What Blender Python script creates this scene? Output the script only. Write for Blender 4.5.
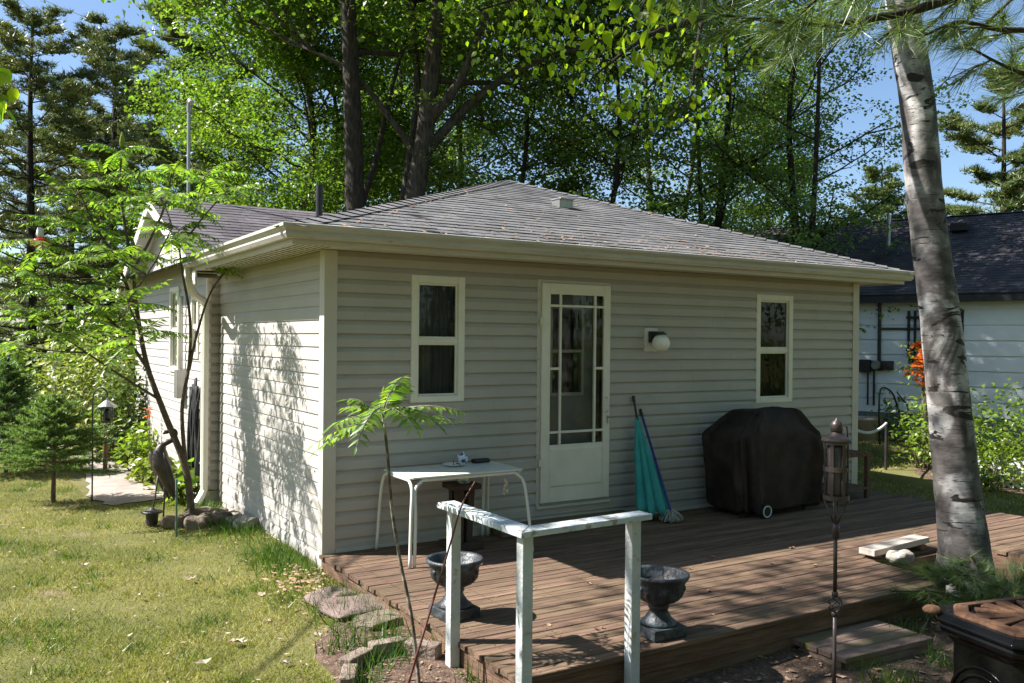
import bpy, math, random
import numpy as np
from math import radians as R, sin, cos, pi
from mathutils import Vector, Matrix

for o in list(bpy.data.objects):
    bpy.data.objects.remove(o)
scene = bpy.context.scene
col = scene.collection

# ---------------------------------------------------------------- camera, sky, sun, exposure
cam_data = bpy.data.cameras.new("camera")
cam_data.sensor_width = 36.0
cam_data.lens = 883.0 / 1024.0 * 36.0
cam_data.clip_start = 0.05
cam_data.clip_end = 1500.0
cam = bpy.data.objects.new("camera", cam_data)
col.objects.link(cam)
CAM = Vector((-2.419, -6.706, 1.708))
cam.matrix_world = Matrix.Translation(CAM) @ Matrix.Rotation(R(-31.7), 4, 'Z') @ Matrix.Rotation(R(90 - 0.14), 4, 'X') @ Matrix.Rotation(R(0.55), 4, 'Z')
scene.camera = cam

SUN_DIR = Vector((-0.80, 0.475, 1.0)).normalized()       # towards the sun
world = bpy.data.worlds.new("World")
scene.world = world
world.use_nodes = True
nt = world.node_tree
bg = nt.nodes["Background"]
sky = nt.nodes.new("ShaderNodeTexSky")
sky.sky_type = 'NISHITA'
sky.sun_disc = False
sky.sun_elevation = math.asin(SUN_DIR.z)
sky.sun_rotation = math.atan2(SUN_DIR.x, SUN_DIR.y)
sky.air_density = 1.0
sky.dust_density = 0.8
sky.ozone_density = 4.0
nt.links.new(sky.outputs[0], bg.inputs[0])
bg.inputs[1].default_value = 0.066
sun_data = bpy.data.lights.new("sun", 'SUN')
sun_data.energy = 5.0
sun_data.angle = R(0.45)
sun_data.color = (1.0, 0.96, 0.91)
sun = bpy.data.objects.new("sun", sun_data)
col.objects.link(sun)
sun.rotation_euler = (-SUN_DIR).to_track_quat('-Z', 'Y').to_euler()
sun.location = (-8, 5, 20)
scene.view_settings.view_transform = 'Standard'
scene.view_settings.look = 'None'
scene.view_settings.gamma = 1.0
scene.view_settings.use_curve_mapping = False
scene.view_settings.exposure = 1.52
scene.render.engine = 'CYCLES'
scene.cycles.max_bounces = 8
scene.cycles.transparent_max_bounces = 12
scene.cycles.caustics_reflective = False
scene.cycles.caustics_refractive = False
scene.cycles.sample_clamp_indirect = 6.0
scene.cycles.use_denoising = True

rng = np.random.default_rng(11)
random.seed(5)

# ---------------------------------------------------------------- materials
def mat(name, c1, c2=None, rough=0.7, scale=6.0, detail=5.0, bump=0.0, bscale=None, spec=0.3, metal=0.0,
        stretch=None, c3=None, thr=(0.35, 0.65), island=0.0, translucent=0.0, tcol=None, coat=0.0, spots=None, spot_scale=40., spot_thr=(0.62, 0.68)):
    m = bpy.data.materials.new(name)
    m.use_nodes = True
    t = m.node_tree
    N, L = t.nodes, t.links
    b = N["Principled BSDF"]
    b.inputs["Roughness"].default_value = rough
    b.inputs["Metallic"].default_value = metal
    b.inputs["Specular IOR Level"].default_value = spec
    if coat:
        b.inputs["Coat Weight"].default_value = coat
    tc = N.new("ShaderNodeTexCoord")
    vec = tc.outputs["Object"]
    if stretch:
        mp = N.new("ShaderNodeMapping")
        mp.inputs["Scale"].default_value = stretch
        L.new(vec, mp.inputs["Vector"])
        vec = mp.outputs["Vector"]
    out = None
    if c2 is None:
        b.inputs["Base Color"].default_value = (*c1, 1)
        rgb = N.new("ShaderNodeRGB"); rgb.outputs[0].default_value = (*c1, 1)
        out = rgb.outputs[0]
    else:
        nz = N.new("ShaderNodeTexNoise")
        nz.inputs["Scale"].default_value = scale
        nz.inputs["Detail"].default_value = detail
        nz.inputs["Roughness"].default_value = 0.65
        L.new(vec, nz.inputs["Vector"])
        rp = N.new("ShaderNodeValToRGB")
        rp.color_ramp.elements[0].position = thr[0]
        rp.color_ramp.elements[1].position = thr[1]
        rp.color_ramp.elements[0].color = (*c1, 1)
        rp.color_ramp.elements[1].color = (*c2, 1)
        if c3:
            e = rp.color_ramp.elements.new((thr[0] + thr[1]) / 2)
            e.color = (*c3, 1)
        L.new(nz.outputs["Fac"], rp.inputs["Fac"])
        out = rp.outputs["Color"]
    if spots:
        nz2 = N.new("ShaderNodeTexNoise")
        nz2.inputs["Scale"].default_value = spot_scale
        nz2.inputs["Detail"].default_value = 3
        L.new(vec, nz2.inputs["Vector"])
        r2 = N.new("ShaderNodeValToRGB")
        r2.color_ramp.elements[0].position = spot_thr[0]
        r2.color_ramp.elements[1].position = spot_thr[1]
        L.new(nz2.outputs["Fac"], r2.inputs["Fac"])
        mx = N.new("ShaderNodeMix"); mx.data_type = 'RGBA'
        L.new(r2.outputs["Color"], mx.inputs["Factor"])
        L.new(out, mx.inputs[6])
        mx.inputs[7].default_value = (*spots, 1)
        out = mx.outputs[2]
    if island:
        g = N.new("ShaderNodeNewGeometry")
        hsv = N.new("ShaderNodeHueSaturation")
        mr = N.new("ShaderNodeMapRange")
        mr.inputs[3].default_value = 1.0 - island
        mr.inputs[4].default_value = 1.0 + island
        L.new(g.outputs["Random Per Island"], mr.inputs[0])
        L.new(mr.outputs[0], hsv.inputs["Value"])
        mr2 = N.new("ShaderNodeMapRange")
        mr2.inputs[3].default_value = 0.5 - island * 0.05
        mr2.inputs[4].default_value = 0.5 + island * 0.05
        ml = N.new("ShaderNodeMath"); ml.operation = 'MULTIPLY'; ml.inputs[1].default_value = 7.31
        fr = N.new("ShaderNodeMath"); fr.operation = 'FRACT'
        L.new(g.outputs["Random Per Island"], ml.inputs[0]); L.new(ml.outputs[0], fr.inputs[0])
        L.new(fr.outputs[0], mr2.inputs[0])
        L.new(mr2.outputs[0], hsv.inputs["Hue"])
        L.new(out, hsv.inputs["Color"])
        out = hsv.outputs["Color"]
    L.new(out, b.inputs["Base Color"])
    if bump:
        nb = N.new("ShaderNodeTexNoise")
        nb.inputs["Scale"].default_value = bscale or scale * 4
        nb.inputs["Detail"].default_value = 6
        L.new(vec, nb.inputs["Vector"])
        bp = N.new("ShaderNodeBump")
        bp.inputs["Strength"].default_value = bump
        bp.inputs["Distance"].default_value = 0.02
        L.new(nb.outputs["Fac"], bp.inputs["Height"])
        L.new(bp.outputs["Normal"], b.inputs["Normal"])
    if translucent:
        tr = N.new("ShaderNodeBsdfTranslucent")
        if tcol:
            mm = N.new("ShaderNodeMix"); mm.data_type = 'RGBA'; mm.blend_type = 'MULTIPLY'
            mm.inputs["Factor"].default_value = 1.0
            L.new(out, mm.inputs[6]); mm.inputs[7].default_value = (*tcol, 1)
            L.new(mm.outputs[2], tr.inputs["Color"])
        else:
            L.new(out, tr.inputs["Color"])
        ms = N.new("ShaderNodeMixShader")
        ms.inputs[0].default_value = translucent
        L.new(b.outputs[0], ms.inputs[1]); L.new(tr.outputs[0], ms.inputs[2])
        L.new(ms.outputs[0], N["Material Output"].inputs["Surface"])
    return m

def glass_mat(name):
    m = bpy.data.materials.new(name); m.use_nodes = True
    t = m.node_tree; N, L = t.nodes, t.links
    N.remove(N["Principled BSDF"])
    tr = N.new("ShaderNodeBsdfTransparent"); tr.inputs[0].default_value = (0.80, 0.83, 0.82, 1)
    gl = N.new("ShaderNodeBsdfGlossy"); gl.inputs["Roughness"].default_value = 0.02
    fr = N.new("ShaderNodeFresnel"); fr.inputs[0].default_value = 1.38
    nz = N.new("ShaderNodeTexNoise"); nz.inputs["Scale"].default_value = 2.5
    bp = N.new("ShaderNodeBump"); bp.inputs["Strength"].default_value = 0.06; bp.inputs["Distance"].default_value = 0.05
    L.new(nz.outputs["Fac"], bp.inputs["Height"]); L.new(bp.outputs["Normal"], gl.inputs["Normal"])
    ms = N.new("ShaderNodeMixShader")
    L.new(fr.outputs[0], ms.inputs[0]); L.new(tr.outputs[0], ms.inputs[1]); L.new(gl.outputs[0], ms.inputs[2])
    L.new(ms.outputs[0], N["Material Output"].inputs["Surface"])
    return m

M = {}
M['siding'] = mat('vinyl_siding', (0.398, 0.370, 0.340), (0.446, 0.416, 0.384), rough=0.5, scale=1.6, bump=0.12, bscale=50, spec=0.3, spots=(0.365, 0.34, 0.31), spot_scale=9., spot_thr=(0.66, 0.8))
M['siding_white'] = mat('white_siding', (0.66, 0.685, 0.72), (0.74, 0.76, 0.785), rough=0.5, scale=1.6, bump=0.1, bscale=50, spec=0.3)
M['trim'] = mat('cream_trim', (0.50, 0.465, 0.415), (0.56, 0.52, 0.47), rough=0.45, scale=3, spec=0.35)
M['soffit'] = mat('soffit_vinyl', (0.62, 0.60, 0.52), (0.66, 0.64, 0.57), rough=0.55, scale=4)
M['gutter'] = mat('gutter_paint', (0.43, 0.40, 0.35), (0.52, 0.49, 0.44), rough=0.45, scale=2.2, stretch=(1, 1, 6), spots=(0.28, 0.25, 0.20), spot_scale=14., spot_thr=(0.64, 0.76))
M['window_white'] = mat('window_vinyl', (0.70, 0.68, 0.59), (0.76, 0.74, 0.66), rough=0.4, scale=5)
M['door_white'] = mat('door_paint', (0.70, 0.67, 0.58), (0.78, 0.75, 0.66), rough=0.4, scale=3.5, spots=(0.52, 0.50, 0.43), spot_scale=20., spot_thr=(0.68, 0.8))
M['glass'] = glass_mat('window_glass')
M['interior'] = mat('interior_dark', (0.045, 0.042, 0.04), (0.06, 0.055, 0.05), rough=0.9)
M['inner_door'] = mat('inner_door_paint', (0.28, 0.28, 0.285), (0.33, 0.33, 0.33), rough=0.6)
M['curtain'] = mat('curtain_cloth', (0.10, 0.10, 0.11), (0.16, 0.16, 0.17), rough=0.9, scale=3, stretch=(6, 6, 0.5))
M['metal'] = mat('grey_metal', (0.35, 0.34, 0.32), (0.45, 0.44, 0.42), rough=0.35, metal=0.8)
M['black_metal'] = mat('black_metal', (0.018, 0.017, 0.017), (0.035, 0.032, 0.03), rough=0.45, scale=12, spec=0.5)
M['bronze'] = mat('bronze_metal', (0.045, 0.035, 0.032), (0.085, 0.062, 0.055), rough=0.42, scale=10, metal=0.35, bump=0.1, bscale=60, spec=0.5)
M['globe'] = mat('opal_glass', (0.80, 0.79, 0.70), (0.85, 0.84, 0.76), rough=0.25, spec=0.5)
M['white_paint'] = mat('worn_white_paint', (0.46, 0.48, 0.48), (0.58, 0.59, 0.575), rough=0.6, scale=5, bump=0.35, bscale=45, spots=(0.42, 0.36, 0.27), spot_scale=22., spot_thr=(0.62, 0.7))
M['rail_cap'] = mat('peeling_rail_paint', (0.40, 0.45, 0.48), (0.60, 0.62, 0.615), rough=0.65, scale=6, bump=0.6, bscale=30, spots=(0.30, 0.27, 0.23), spot_scale=16., spot_thr=(0.56, 0.64))
M['table_tube'] = mat('table_tube', (0.66, 0.66, 0.60), (0.74, 0.74, 0.68), rough=0.4)
M['table_top'] = mat('table_top', (0.60, 0.62, 0.56), (0.70, 0.71, 0.66), rough=0.28, scale=4, spec=0.5)
M['dark_wood'] = mat('dark_wood', (0.035, 0.024, 0.02), (0.06, 0.042, 0.034), rough=0.55, scale=8, stretch=(1, 1, 0.2))
M['ceramic'] = mat('white_ceramic', (0.75, 0.75, 0.74), (0.8, 0.8, 0.79), rough=0.15, spec=0.5)
M['blue_china'] = mat('blue_china', (0.72, 0.74, 0.78), (0.03, 0.05, 0.22), rough=0.15, scale=26, thr=(0.50, 0.54), spec=0.5)
M['floral'] = mat('floral_glaze', (0.65, 0.60, 0.30), (0.10, 0.25, 0.40), rough=0.25, scale=30, thr=(0.45, 0.55), c3=(0.75, 0.72, 0.66))
M['black_plastic'] = mat('black_plastic', (0.015, 0.015, 0.016), (0.025, 0.025, 0.026), rough=0.4, spec=0.4)
M['urn'] = mat('urn_verdigris', (0.022, 0.024, 0.028), (0.11, 0.15, 0.17), rough=0.45, scale=9, thr=(0.48, 0.8), bump=0.4, bscale=35, spec=0.45, spots=(0.15, 0.13, 0.10), spot_scale=18., spot_thr=(0.68, 0.8))
M['soil'] = mat('dark_soil', (0.055, 0.035, 0.024), (0.14, 0.09, 0.065), rough=0.95, scale=14, bump=1.0, bscale=50, spots=(0.26, 0.19, 0.13), spot_scale=45., spot_thr=(0.60, 0.68))
M['pot_soil'] = mat('pot_soil', (0.05, 0.034, 0.024), (0.10, 0.07, 0.05), rough=0.95, scale=30, bump=0.8, bscale=80)
M['teal'] = mat('teal_canvas', (0.035, 0.27, 0.27), (0.055, 0.35, 0.34), rough=0.75, scale=5, bump=0.15, bscale=70)
M['blue_plastic'] = mat('blue_handle', (0.02, 0.05, 0.22), (0.03, 0.06, 0.26), rough=0.35)
M['mop'] = mat('mop_yarn', (0.30, 0.29, 0.25), (0.40, 0.38, 0.33), rough=0.95, island=0.25)
M['grill_cover'] = mat('grill_cover_cloth', (0.014, 0.0105, 0.0085), (0.050, 0.036, 0.028), rough=0.75, scale=2.6, thr=(0.38, 0.7), bump=0.9, bscale=5, spec=0.25)
M['rubber'] = mat('black_rubber', (0.02, 0.02, 0.02), (0.03, 0.03, 0.03), rough=0.7)
M['white_plastic'] = mat('white_plastic', (0.62, 0.62, 0.60), (0.7, 0.7, 0.68), rough=0.4)
M['rust'] = mat('rusty_iron', (0.05, 0.024, 0.013), (0.155, 0.075, 0.038), rough=0.8, scale=12, bump=0.5, bscale=50, spots=(0.05, 0.03, 0.02), spot_scale=18., spot_thr=(0.6, 0.7))
M['stove'] = mat('black_enamel', (0.003, 0.003, 0.0035), (0.006, 0.006, 0.006), rough=0.12, scale=9, spec=0.15, bump=0.12, bscale=30)
M['rope'] = mat('white_rope', (0.62, 0.60, 0.55), (0.74, 0.72, 0.68), rough=0.9, scale=40, bump=0.5, bscale=120)
M['stone'] = mat('field_stone', (0.28, 0.24, 0.20), (0.46, 0.42, 0.36), rough=0.9, scale=5, bump=0.8, bscale=22, spots=(0.14, 0.12, 0.09), spot_scale=12., spot_thr=(0.6, 0.75))
M['brown_stone'] = mat('brown_stone', (0.10, 0.075, 0.058), (0.22, 0.175, 0.14), rough=0.9, scale=5, bump=0.8, bscale=22, spots=(0.08, 0.07, 0.045), spot_scale=11., spot_thr=(0.58, 0.7))
M['pink_stone'] = mat('pink_flagstone', (0.125, 0.085, 0.075), (0.21, 0.155, 0.14), rough=0.85, scale=4, bump=0.6, bscale=25, spots=(0.15, 0.10, 0.07), spot_scale=9., spot_thr=(0.6, 0.72))
M['brick'] = mat('edging_block', (0.13, 0.092, 0.072), (0.24, 0.19, 0.155), rough=0.9, scale=7, bump=0.8, bscale=40, spots=(0.10, 0.08, 0.06), spot_scale=15., spot_thr=(0.6, 0.72))
M['white_wood'] = mat('bare_pale_wood', (0.42, 0.36, 0.30), (0.56, 0.51, 0.45), rough=0.75, scale=5, stretch=(0.6, 6, 6), bump=0.2, bscale=30)
M['post_wood'] = mat('grey_post_wood', (0.22, 0.18, 0.13), (0.34, 0.28, 0.21), rough=0.85, scale=6, stretch=(4, 4, .5), bump=0.4, bscale=30)
M['brown_wood'] = mat('brown_wood', (0.10, 0.055, 0.035), (0.18, 0.10, 0.065), rough=0.7, scale=6, stretch=(4, 4, .6), bump=0.3, bscale=30)
M['mossy_wood'] = mat('mossy_old_boards', (0.16, 0.105, 0.085), (0.27, 0.19, 0.155), rough=0.9, scale=6, stretch=(0.7, 5, 5), bump=0.5, bscale=30, spots=(0.12, 0.12, 0.03), spot_scale=1.5, spot_thr=(0.50, 0.66))
M['concrete'] = mat('path_concrete', (0.23, 0.195, 0.165), (0.34, 0.295, 0.26), rough=0.9, scale=3, bump=0.4, bscale=40, spots=(0.22, 0.18, 0.14), spot_scale=5., spot_thr=(0.6, 0.75))
M['foundation'] = mat('foundation_paint', (0.15, 0.16, 0.17), (0.20, 0.21, 0.22), rough=0.9, scale=4, bump=0.3)
M['asphalt'] = mat('road_asphalt', (0.12, 0.12, 0.13), (0.17, 0.17, 0.18), rough=0.9, scale=3)
M['blackpaint'] = mat('black_stained_wood', (0.018, 0.017, 0.02), (0.035, 0.033, 0.036), rough=0.7, scale=8)
M['terracotta'] = mat('terracotta', (0.40, 0.30, 0.24), (0.50, 0.40, 0.33), rough=0.9, scale=7)
M['car_blue'] = mat('blue_car_paint', (0.02, 0.035, 0.10), (0.022, 0.038, 0.11), rough=0.22, coat=0.6, spec=0.5)
M['car_glass'] = mat('car_glass', (0.02, 0.025, 0.03), rough=0.05, spec=0.6)
M['red'] = mat('red_plastic', (0.60, 0.03, 0.02), (0.66, 0.05, 0.03), rough=0.35)
M['orange'] = mat('orange_petal', (0.75, 0.13, 0.02), (0.85, 0.22, 0.04), rough=0.6, translucent=0.3)
M['bark_dark'] = mat('dark_bark', (0.018, 0.014, 0.011), (0.06, 0.048, 0.038), rough=0.95, scale=7, stretch=(3, 3, 0.7), bump=1.0, bscale=14)
M['bark_grey'] = mat('grey_bark', (0.028, 0.023, 0.018), (0.095, 0.08, 0.064), rough=0.95, scale=7, stretch=(3, 3, 0.7), bump=1.0, bscale=14)
M['bark_thin'] = mat('sumac_bark', (0.07, 0.05, 0.035), (0.14, 0.105, 0.075), rough=0.85, scale=14, bump=0.4)
M['twig_pale'] = mat('pale_lichen_twig', (0.10, 0.075, 0.055), (0.34, 0.30, 0.25), rough=0.85, scale=14, thr=(0.45, 0.6))
M['twig_red'] = mat('red_twig', (0.10, 0.035, 0.03), (0.17, 0.07, 0.055), rough=0.6, scale=14)
# leaves: thin two sided with light passing through
def leaf(name, c1, c2, tr=0.42, isl=0.42, rough=0.38, tcol=(1.5, 1.6, 0.55), scale=0.6, spec=0.4):
    return mat(name, c1, c2, rough=rough, scale=scale, island=isl, translucent=tr, tcol=tcol, spec=spec)
M['leaf_maple'] = leaf('maple_leaf', (0.085, 0.15, 0.026), (0.14, 0.205, 0.038), tr=.52)
M['leaf_oak'] = leaf('oak_leaf', (0.10, 0.17, 0.042), (0.165, 0.235, 0.06), tr=.52, spec=.6)
M['leaf_light'] = leaf('light_leaf', (0.09, 0.165, 0.025), (0.14, 0.215, 0.038), tr=0.5)
M['leaf_birch'] = leaf('birch_leaf', (0.14, 0.23, 0.02), (0.20, 0.29, 0.03), tr=0.72, tcol=(2.0, 1.95, 0.45))
M['leaf_sumac'] = leaf('sumac_leaf', (0.14, 0.245, 0.042), (0.20, 0.30, 0.058), tr=0.5, tcol=(1.5, 1.6, 0.5), spec=0.5)
M['leaf_bush'] = leaf('bush_leaf', (0.12, 0.19, 0.03), (0.20, 0.27, 0.045), tr=0.45)
M['leaf_yellow'] = leaf('yellow_green_leaf', (0.14, 0.19, 0.03), (0.24, 0.28, 0.06), tr=0.35)
M['leaf_vine'] = leaf('vine_leaf', (0.05, 0.09, 0.02), (0.12, 0.17, 0.04), tr=0.35, scale=2)
M['leaf_variegated'] = leaf('variegated_leaf', (0.10, 0.15, 0.03), (0.40, 0.42, 0.16), tr=0.3, scale=9, isl=0.35)
M['needle_pine'] = leaf('pine_needles', (0.085, 0.12, 0.045), (0.17, 0.185, 0.06), tr=0.2, tcol=(1.4, 1.5, .6))
M['needle_far'] = leaf('light_pine_needles', (0.075, 0.115, 0.035), (0.15, 0.175, 0.05), tr=0.25, tcol=(1.3, 1.4, .6))
M['needle_near'] = leaf('long_pine_needles', (0.085, 0.15, 0.045), (0.14, 0.20, 0.06), tr=0.3, tcol=(1.4, 1.4, .6), spec=0.5, isl=0.4)
M['needle_spruce'] = leaf('spruce_needles', (0.09, 0.16, 0.055), (0.16, 0.24, 0.08), tr=0.4, tcol=(1.3, 1.4, .7))
M['grass'] = leaf('grass_blade', (0.165, 0.205, 0.034), (0.34, 0.32, 0.10), tr=0.3, isl=0.6, scale=0.9, tcol=(1.3, 1.3, .6), rough=0.6, spec=0.25)
M['grass_tall'] = leaf('tall_grass_blade', (0.05, 0.11, 0.02), (0.09, 0.15, 0.03), tr=0.35, isl=0.3)
M['litter'] = mat('dry_leaf', (0.22, 0.13, 0.07), (0.36, 0.25, 0.16), rough=0.85, scale=3, island=0.35)
M['pale_litter'] = mat('pale_dry_leaf', (0.30, 0.22, 0.16), (0.52, 0.44, 0.36), rough=0.8, scale=9, island=0.25)

def shingle_mat(name, c1, c2, c3):
    m = mat(name, c1, c2, rough=0.92, scale=2.5, c3=c3, bump=0.5, bscale=160, island=0.11, spec=0.2)
    return m
M['shingle'] = shingle_mat('grey_shingles', (0.112, 0.110, 0.114), (0.18, 0.177, 0.182), (0.145, 0.143, 0.147))
M['shingle_dark'] = shingle_mat('dark_shingles', (0.045, 0.04, 0.046), (0.09, 0.08, 0.088), (0.06, 0.055, 0.062))
M['board'] = mat('deck_board', (0.080, 0.050, 0.032), (0.200, 0.132, 0.088), rough=0.8, scale=3.2, stretch=(0.55, 9, 9), bump=0.5, bscale=16, island=0.22, spots=(0.085, 0.055, 0.038), spot_scale=2.2, spot_thr=(0.56, 0.76), spec=0.25)
M['fascia_wood'] = mat('deck_skirt_wood', (0.11, 0.06, 0.038), (0.21, 0.13, 0.085), rough=0.85, scale=3.2, stretch=(0.8, .8, 9), bump=0.5, bscale=18, spots=(0.07, 0.05, 0.035), spot_scale=3., spot_thr=(0.55, 0.75))

def ground_mat():
    m = mat('lawn_soil', (0.055, 0.062, 0.016), (0.15, 0.135, 0.055), rough=0.95, scale=0.9, detail=8, c3=(0.105, 0.102, 0.026), thr=(0.32, 0.7), bump=0.8, bscale=45,
            spots=(0.17, 0.13, 0.08), spot_scale=2.6, spot_thr=(0.60, 0.75))
    return m
M['ground'] = ground_mat()

def birch_mat():
    m = bpy.data.materials.new('birch_bark'); m.use_nodes = True
    t = m.node_tree; N, L = t.nodes, t.links
    b = N["Principled BSDF"]; b.inputs["Roughness"].default_value = 0.75
    b.inputs["Specular IOR Level"].default_value = 0.3
    tc = N.new("ShaderNodeTexCoord")
    def noise(scale, st, det=5, dist=0.0):
        mp = N.new("ShaderNodeMapping"); mp.inputs["Scale"].default_value = st
        L.new(tc.outputs["Object"], mp.inputs["Vector"])
        n = N.new("ShaderNodeTexNoise"); n.inputs["Scale"].default_value = scale; n.inputs["Detail"].default_value = det; n.inputs["Distortion"].default_value = dist
        L.new(mp.outputs["Vector"], n.inputs["Vector"])
        return n.outputs["Fac"]
    def ramp(f, p0, p1, c0, c1):
        r = N.new("ShaderNodeValToRGB"); r.color_ramp.elements[0].position = p0; r.color_ramp.elements[1].position = p1
        r.color_ramp.elements[0].color = (*c0, 1); r.color_ramp.elements[1].color = (*c1, 1)
        L.new(f, r.inputs["Fac"]); return r.outputs["Color"]
    def mix(fac, a, bb):
        x = N.new("ShaderNodeMix"); x.data_type = 'RGBA'
        L.new(fac, x.inputs["Factor"]); L.new(a, x.inputs[6])
        if isinstance(bb, tuple): x.inputs[7].default_value = (*bb, 1)
        else: L.new(bb, x.inputs[7])
        return x.outputs[2]
    base = ramp(noise(7, (1, 1, 1.2), 8), 0.35, 0.65, (0.20, 0.185, 0.175), (0.50, 0.48, 0.46))
    big = ramp(noise(2.4, (1, 1, .8), 6, 1.4), 0.44, 0.56, (0.26, 0.245, 0.24), (1, 1, 1))
    mu = N.new('ShaderNodeMix'); mu.data_type = 'RGBA'; mu.blend_type = 'MULTIPLY'; mu.inputs['Factor'].default_value = 1.0
    L.new(base, mu.inputs[6]); L.new(big, mu.inputs[7]); base = mu.outputs[2]
    dash = ramp(noise(4.5, (1.0, 1.0, 13), 4), 0.635, 0.66, (0, 0, 0), (1, 1, 1))
    c = mix(dash, base, (0.03, 0.024, 0.02))
    fine = ramp(noise(18, (1, 1, 4), 5), 0.60, 0.70, (0, 0, 0), (1, 1, 1))
    c = mix(fine, c, (0.11, 0.09, 0.08))
    scar = ramp(noise(3.2, (1, 1, 2.4), 8, 1.1), 0.60, 0.625, (0, 0, 0), (1, 1, 1))
    c = mix(scar, c, (0.025, 0.02, 0.017))
    L.new(c, b.inputs["Base Color"])
    bp = N.new("ShaderNodeBump"); bp.inputs["Strength"].default_value = 0.6; bp.inputs["Distance"].default_value = 0.012
    L.new(noise(11, (1, 1, 2.2), 8), bp.inputs["Height"]); L.new(bp.outputs["Normal"], b.inputs["Normal"])
    return m
M['birch'] = birch_mat()

# ---------------------------------------------------------------- mesh helpers
def vnorm(a):
    a = np.asarray(a, float); return a / (np.linalg.norm(a, axis=-1, keepdims=True) + 1e-12)

class MB:
    """collects shapes, links them as ONE mesh object"""
    def __init__(s): s.v = []; s.f = []
    def add(s, vs, fs):
        n = len(s.v); s.v += [tuple(map(float, p)) for p in vs]; s.f += [tuple(i + n for i in f) for f in fs]; return s
    def box(s, c, d, rot=None):
        hx, hy, hz = d[0] / 2, d[1] / 2, d[2] / 2
        P = [Vector((x, y, z)) for z in (-hz, hz) for y in (-hy, hy) for x in (-hx, hx)]
        if rot is not None: P = [rot @ p for p in P]
        c = Vector(c)
        return s.add([p + c for p in P], [(0, 2, 3, 1), (4, 5, 7, 6), (0, 1, 5, 4), (2, 6, 7, 3), (0, 4, 6, 2), (1, 3, 7, 5)])
    def span(s, a, b):
        return s.box([(a[i] + b[i]) / 2 for i in range(3)], [abs(b[i] - a[i]) for i in range(3)])
    def quad(s, a, b, c, d): return s.add([a, b, c, d], [(0, 1, 2, 3)])
    def tube(s, path, rad, n=8, cap=True):
        P = np.array(path, float); k = len(P)
        r = np.full(k, rad, float) if np.isscalar(rad) else np.array(rad, float)
        T = np.zeros_like(P); T[1:-1] = P[2:] - P[:-2]; T[0] = P[1] - P[0]; T[-1] = P[-1] - P[-2]
        T = vnorm(T)
        a = np.array([0, 0, 1.]) if abs(T[0][2]) < 0.9 else np.array([1., 0, 0])
        u = vnorm(np.cross(T[0], a)); vs = []
        for i in range(k):
            u = vnorm(u - T[i] * np.dot(u, T[i])); w = np.cross(T[i], u)
            for j in range(n):
                t = 2 * pi * j / n; vs.append(P[i] + r[i] * (cos(t) * u + sin(t) * w))
        fs = [(i * n + j, i * n + (j + 1) % n, (i + 1) * n + (j + 1) % n, (i + 1) * n + j) for i in range(k - 1) for j in range(n)]
        if cap: fs += [tuple(range(n - 1, -1, -1)), tuple((k - 1) * n + j for j in range(n))]
        return s.add(vs, fs)
    def lathe(s, prof, c=(0, 0, 0), n=24, rib=0, ribamp=0.0, ribz=None):
        vs = []
        for (r, z) in prof:
            for j in range(n):
                t = 2 * pi * j / n
                q = r
                if rib and ribz and ribz[0] <= z <= ribz[1]: q = r * (1 + ribamp * cos(rib * t))
                vs.append((c[0] + q * cos(t), c[1] + q * sin(t), c[2] + z))
        k = len(prof)
        fs = [(i * n + j, i * n + (j + 1) % n, (i + 1) * n + (j + 1) % n, (i + 1) * n + j) for i in range(k - 1) for j in range(n)]
        fs += [tuple(range(n - 1, -1, -1)), tuple((k - 1) * n + j for j in range(n))]
        return s.add(vs, fs)
    def prism(s, poly, z0, z1):
        n = len(poly)
        vs = [(x, y, z0) for x, y in poly] + [(x, y, z1) for x, y in poly]
        return s.add(vs, [tuple(range(n - 1, -1, -1)), tuple(range(n, 2 * n))] + [(i, (i + 1) % n, n + (i + 1) % n, n + i) for i in range(n)])
    def loft(s, rings):
        n = len(rings[0]); vs = [p for r in rings for p in r]; k = len(rings)
        fs = [(i * n + j, i * n + (j + 1) % n, (i + 1) * n + (j + 1) % n, (i + 1) * n + j) for i in range(k - 1) for j in range(n)]
        fs += [tuple(range(n - 1, -1, -1)), tuple((k - 1) * n + j for j in range(n))]
        return s.add(vs, fs)
    def build(s, name, m, parent=None, smooth=False, bevel=0.0, sub=0):
        me = bpy.data.meshes.new(name); me.from_pydata(s.v, [], s.f); me.update()
        return link(name, me, m, parent, smooth, bevel, sub)

def link(name, me, m, parent=None, smooth=False, bevel=0.0, sub=0):
    o = bpy.data.objects.new(name, me); col.objects.link(o)
    if m is not None: me.materials.append(m if not isinstance(m, str) else M[m])
    if smooth: me.shade_smooth()
    if bevel:
        b = o.modifiers.new('bevel', 'BEVEL'); b.width = bevel; b.segments = 2; b.limit_method = 'ANGLE'; b.angle_limit = R(40)
    if sub:
        q = o.modifiers.new('sub', 'SUBSURF'); q.levels = sub; q.render_levels = sub
    if parent is not None:
        o.parent = parent
        if parent.type == 'EMPTY' or True:
            o.matrix_parent_inverse = Matrix.Translation(-world_loc(parent)) if parent.rotation_euler.z == 0 else parent_mat(parent).inverted()
    return o

def parent_mat(p):
    m = Matrix.LocRotScale(p.location, p.rotation_euler, p.scale)
    return (parent_mat(p.parent) @ p.matrix_parent_inverse @ m) if p.parent else m
def world_loc(p): return parent_mat(p).to_translation()

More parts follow.
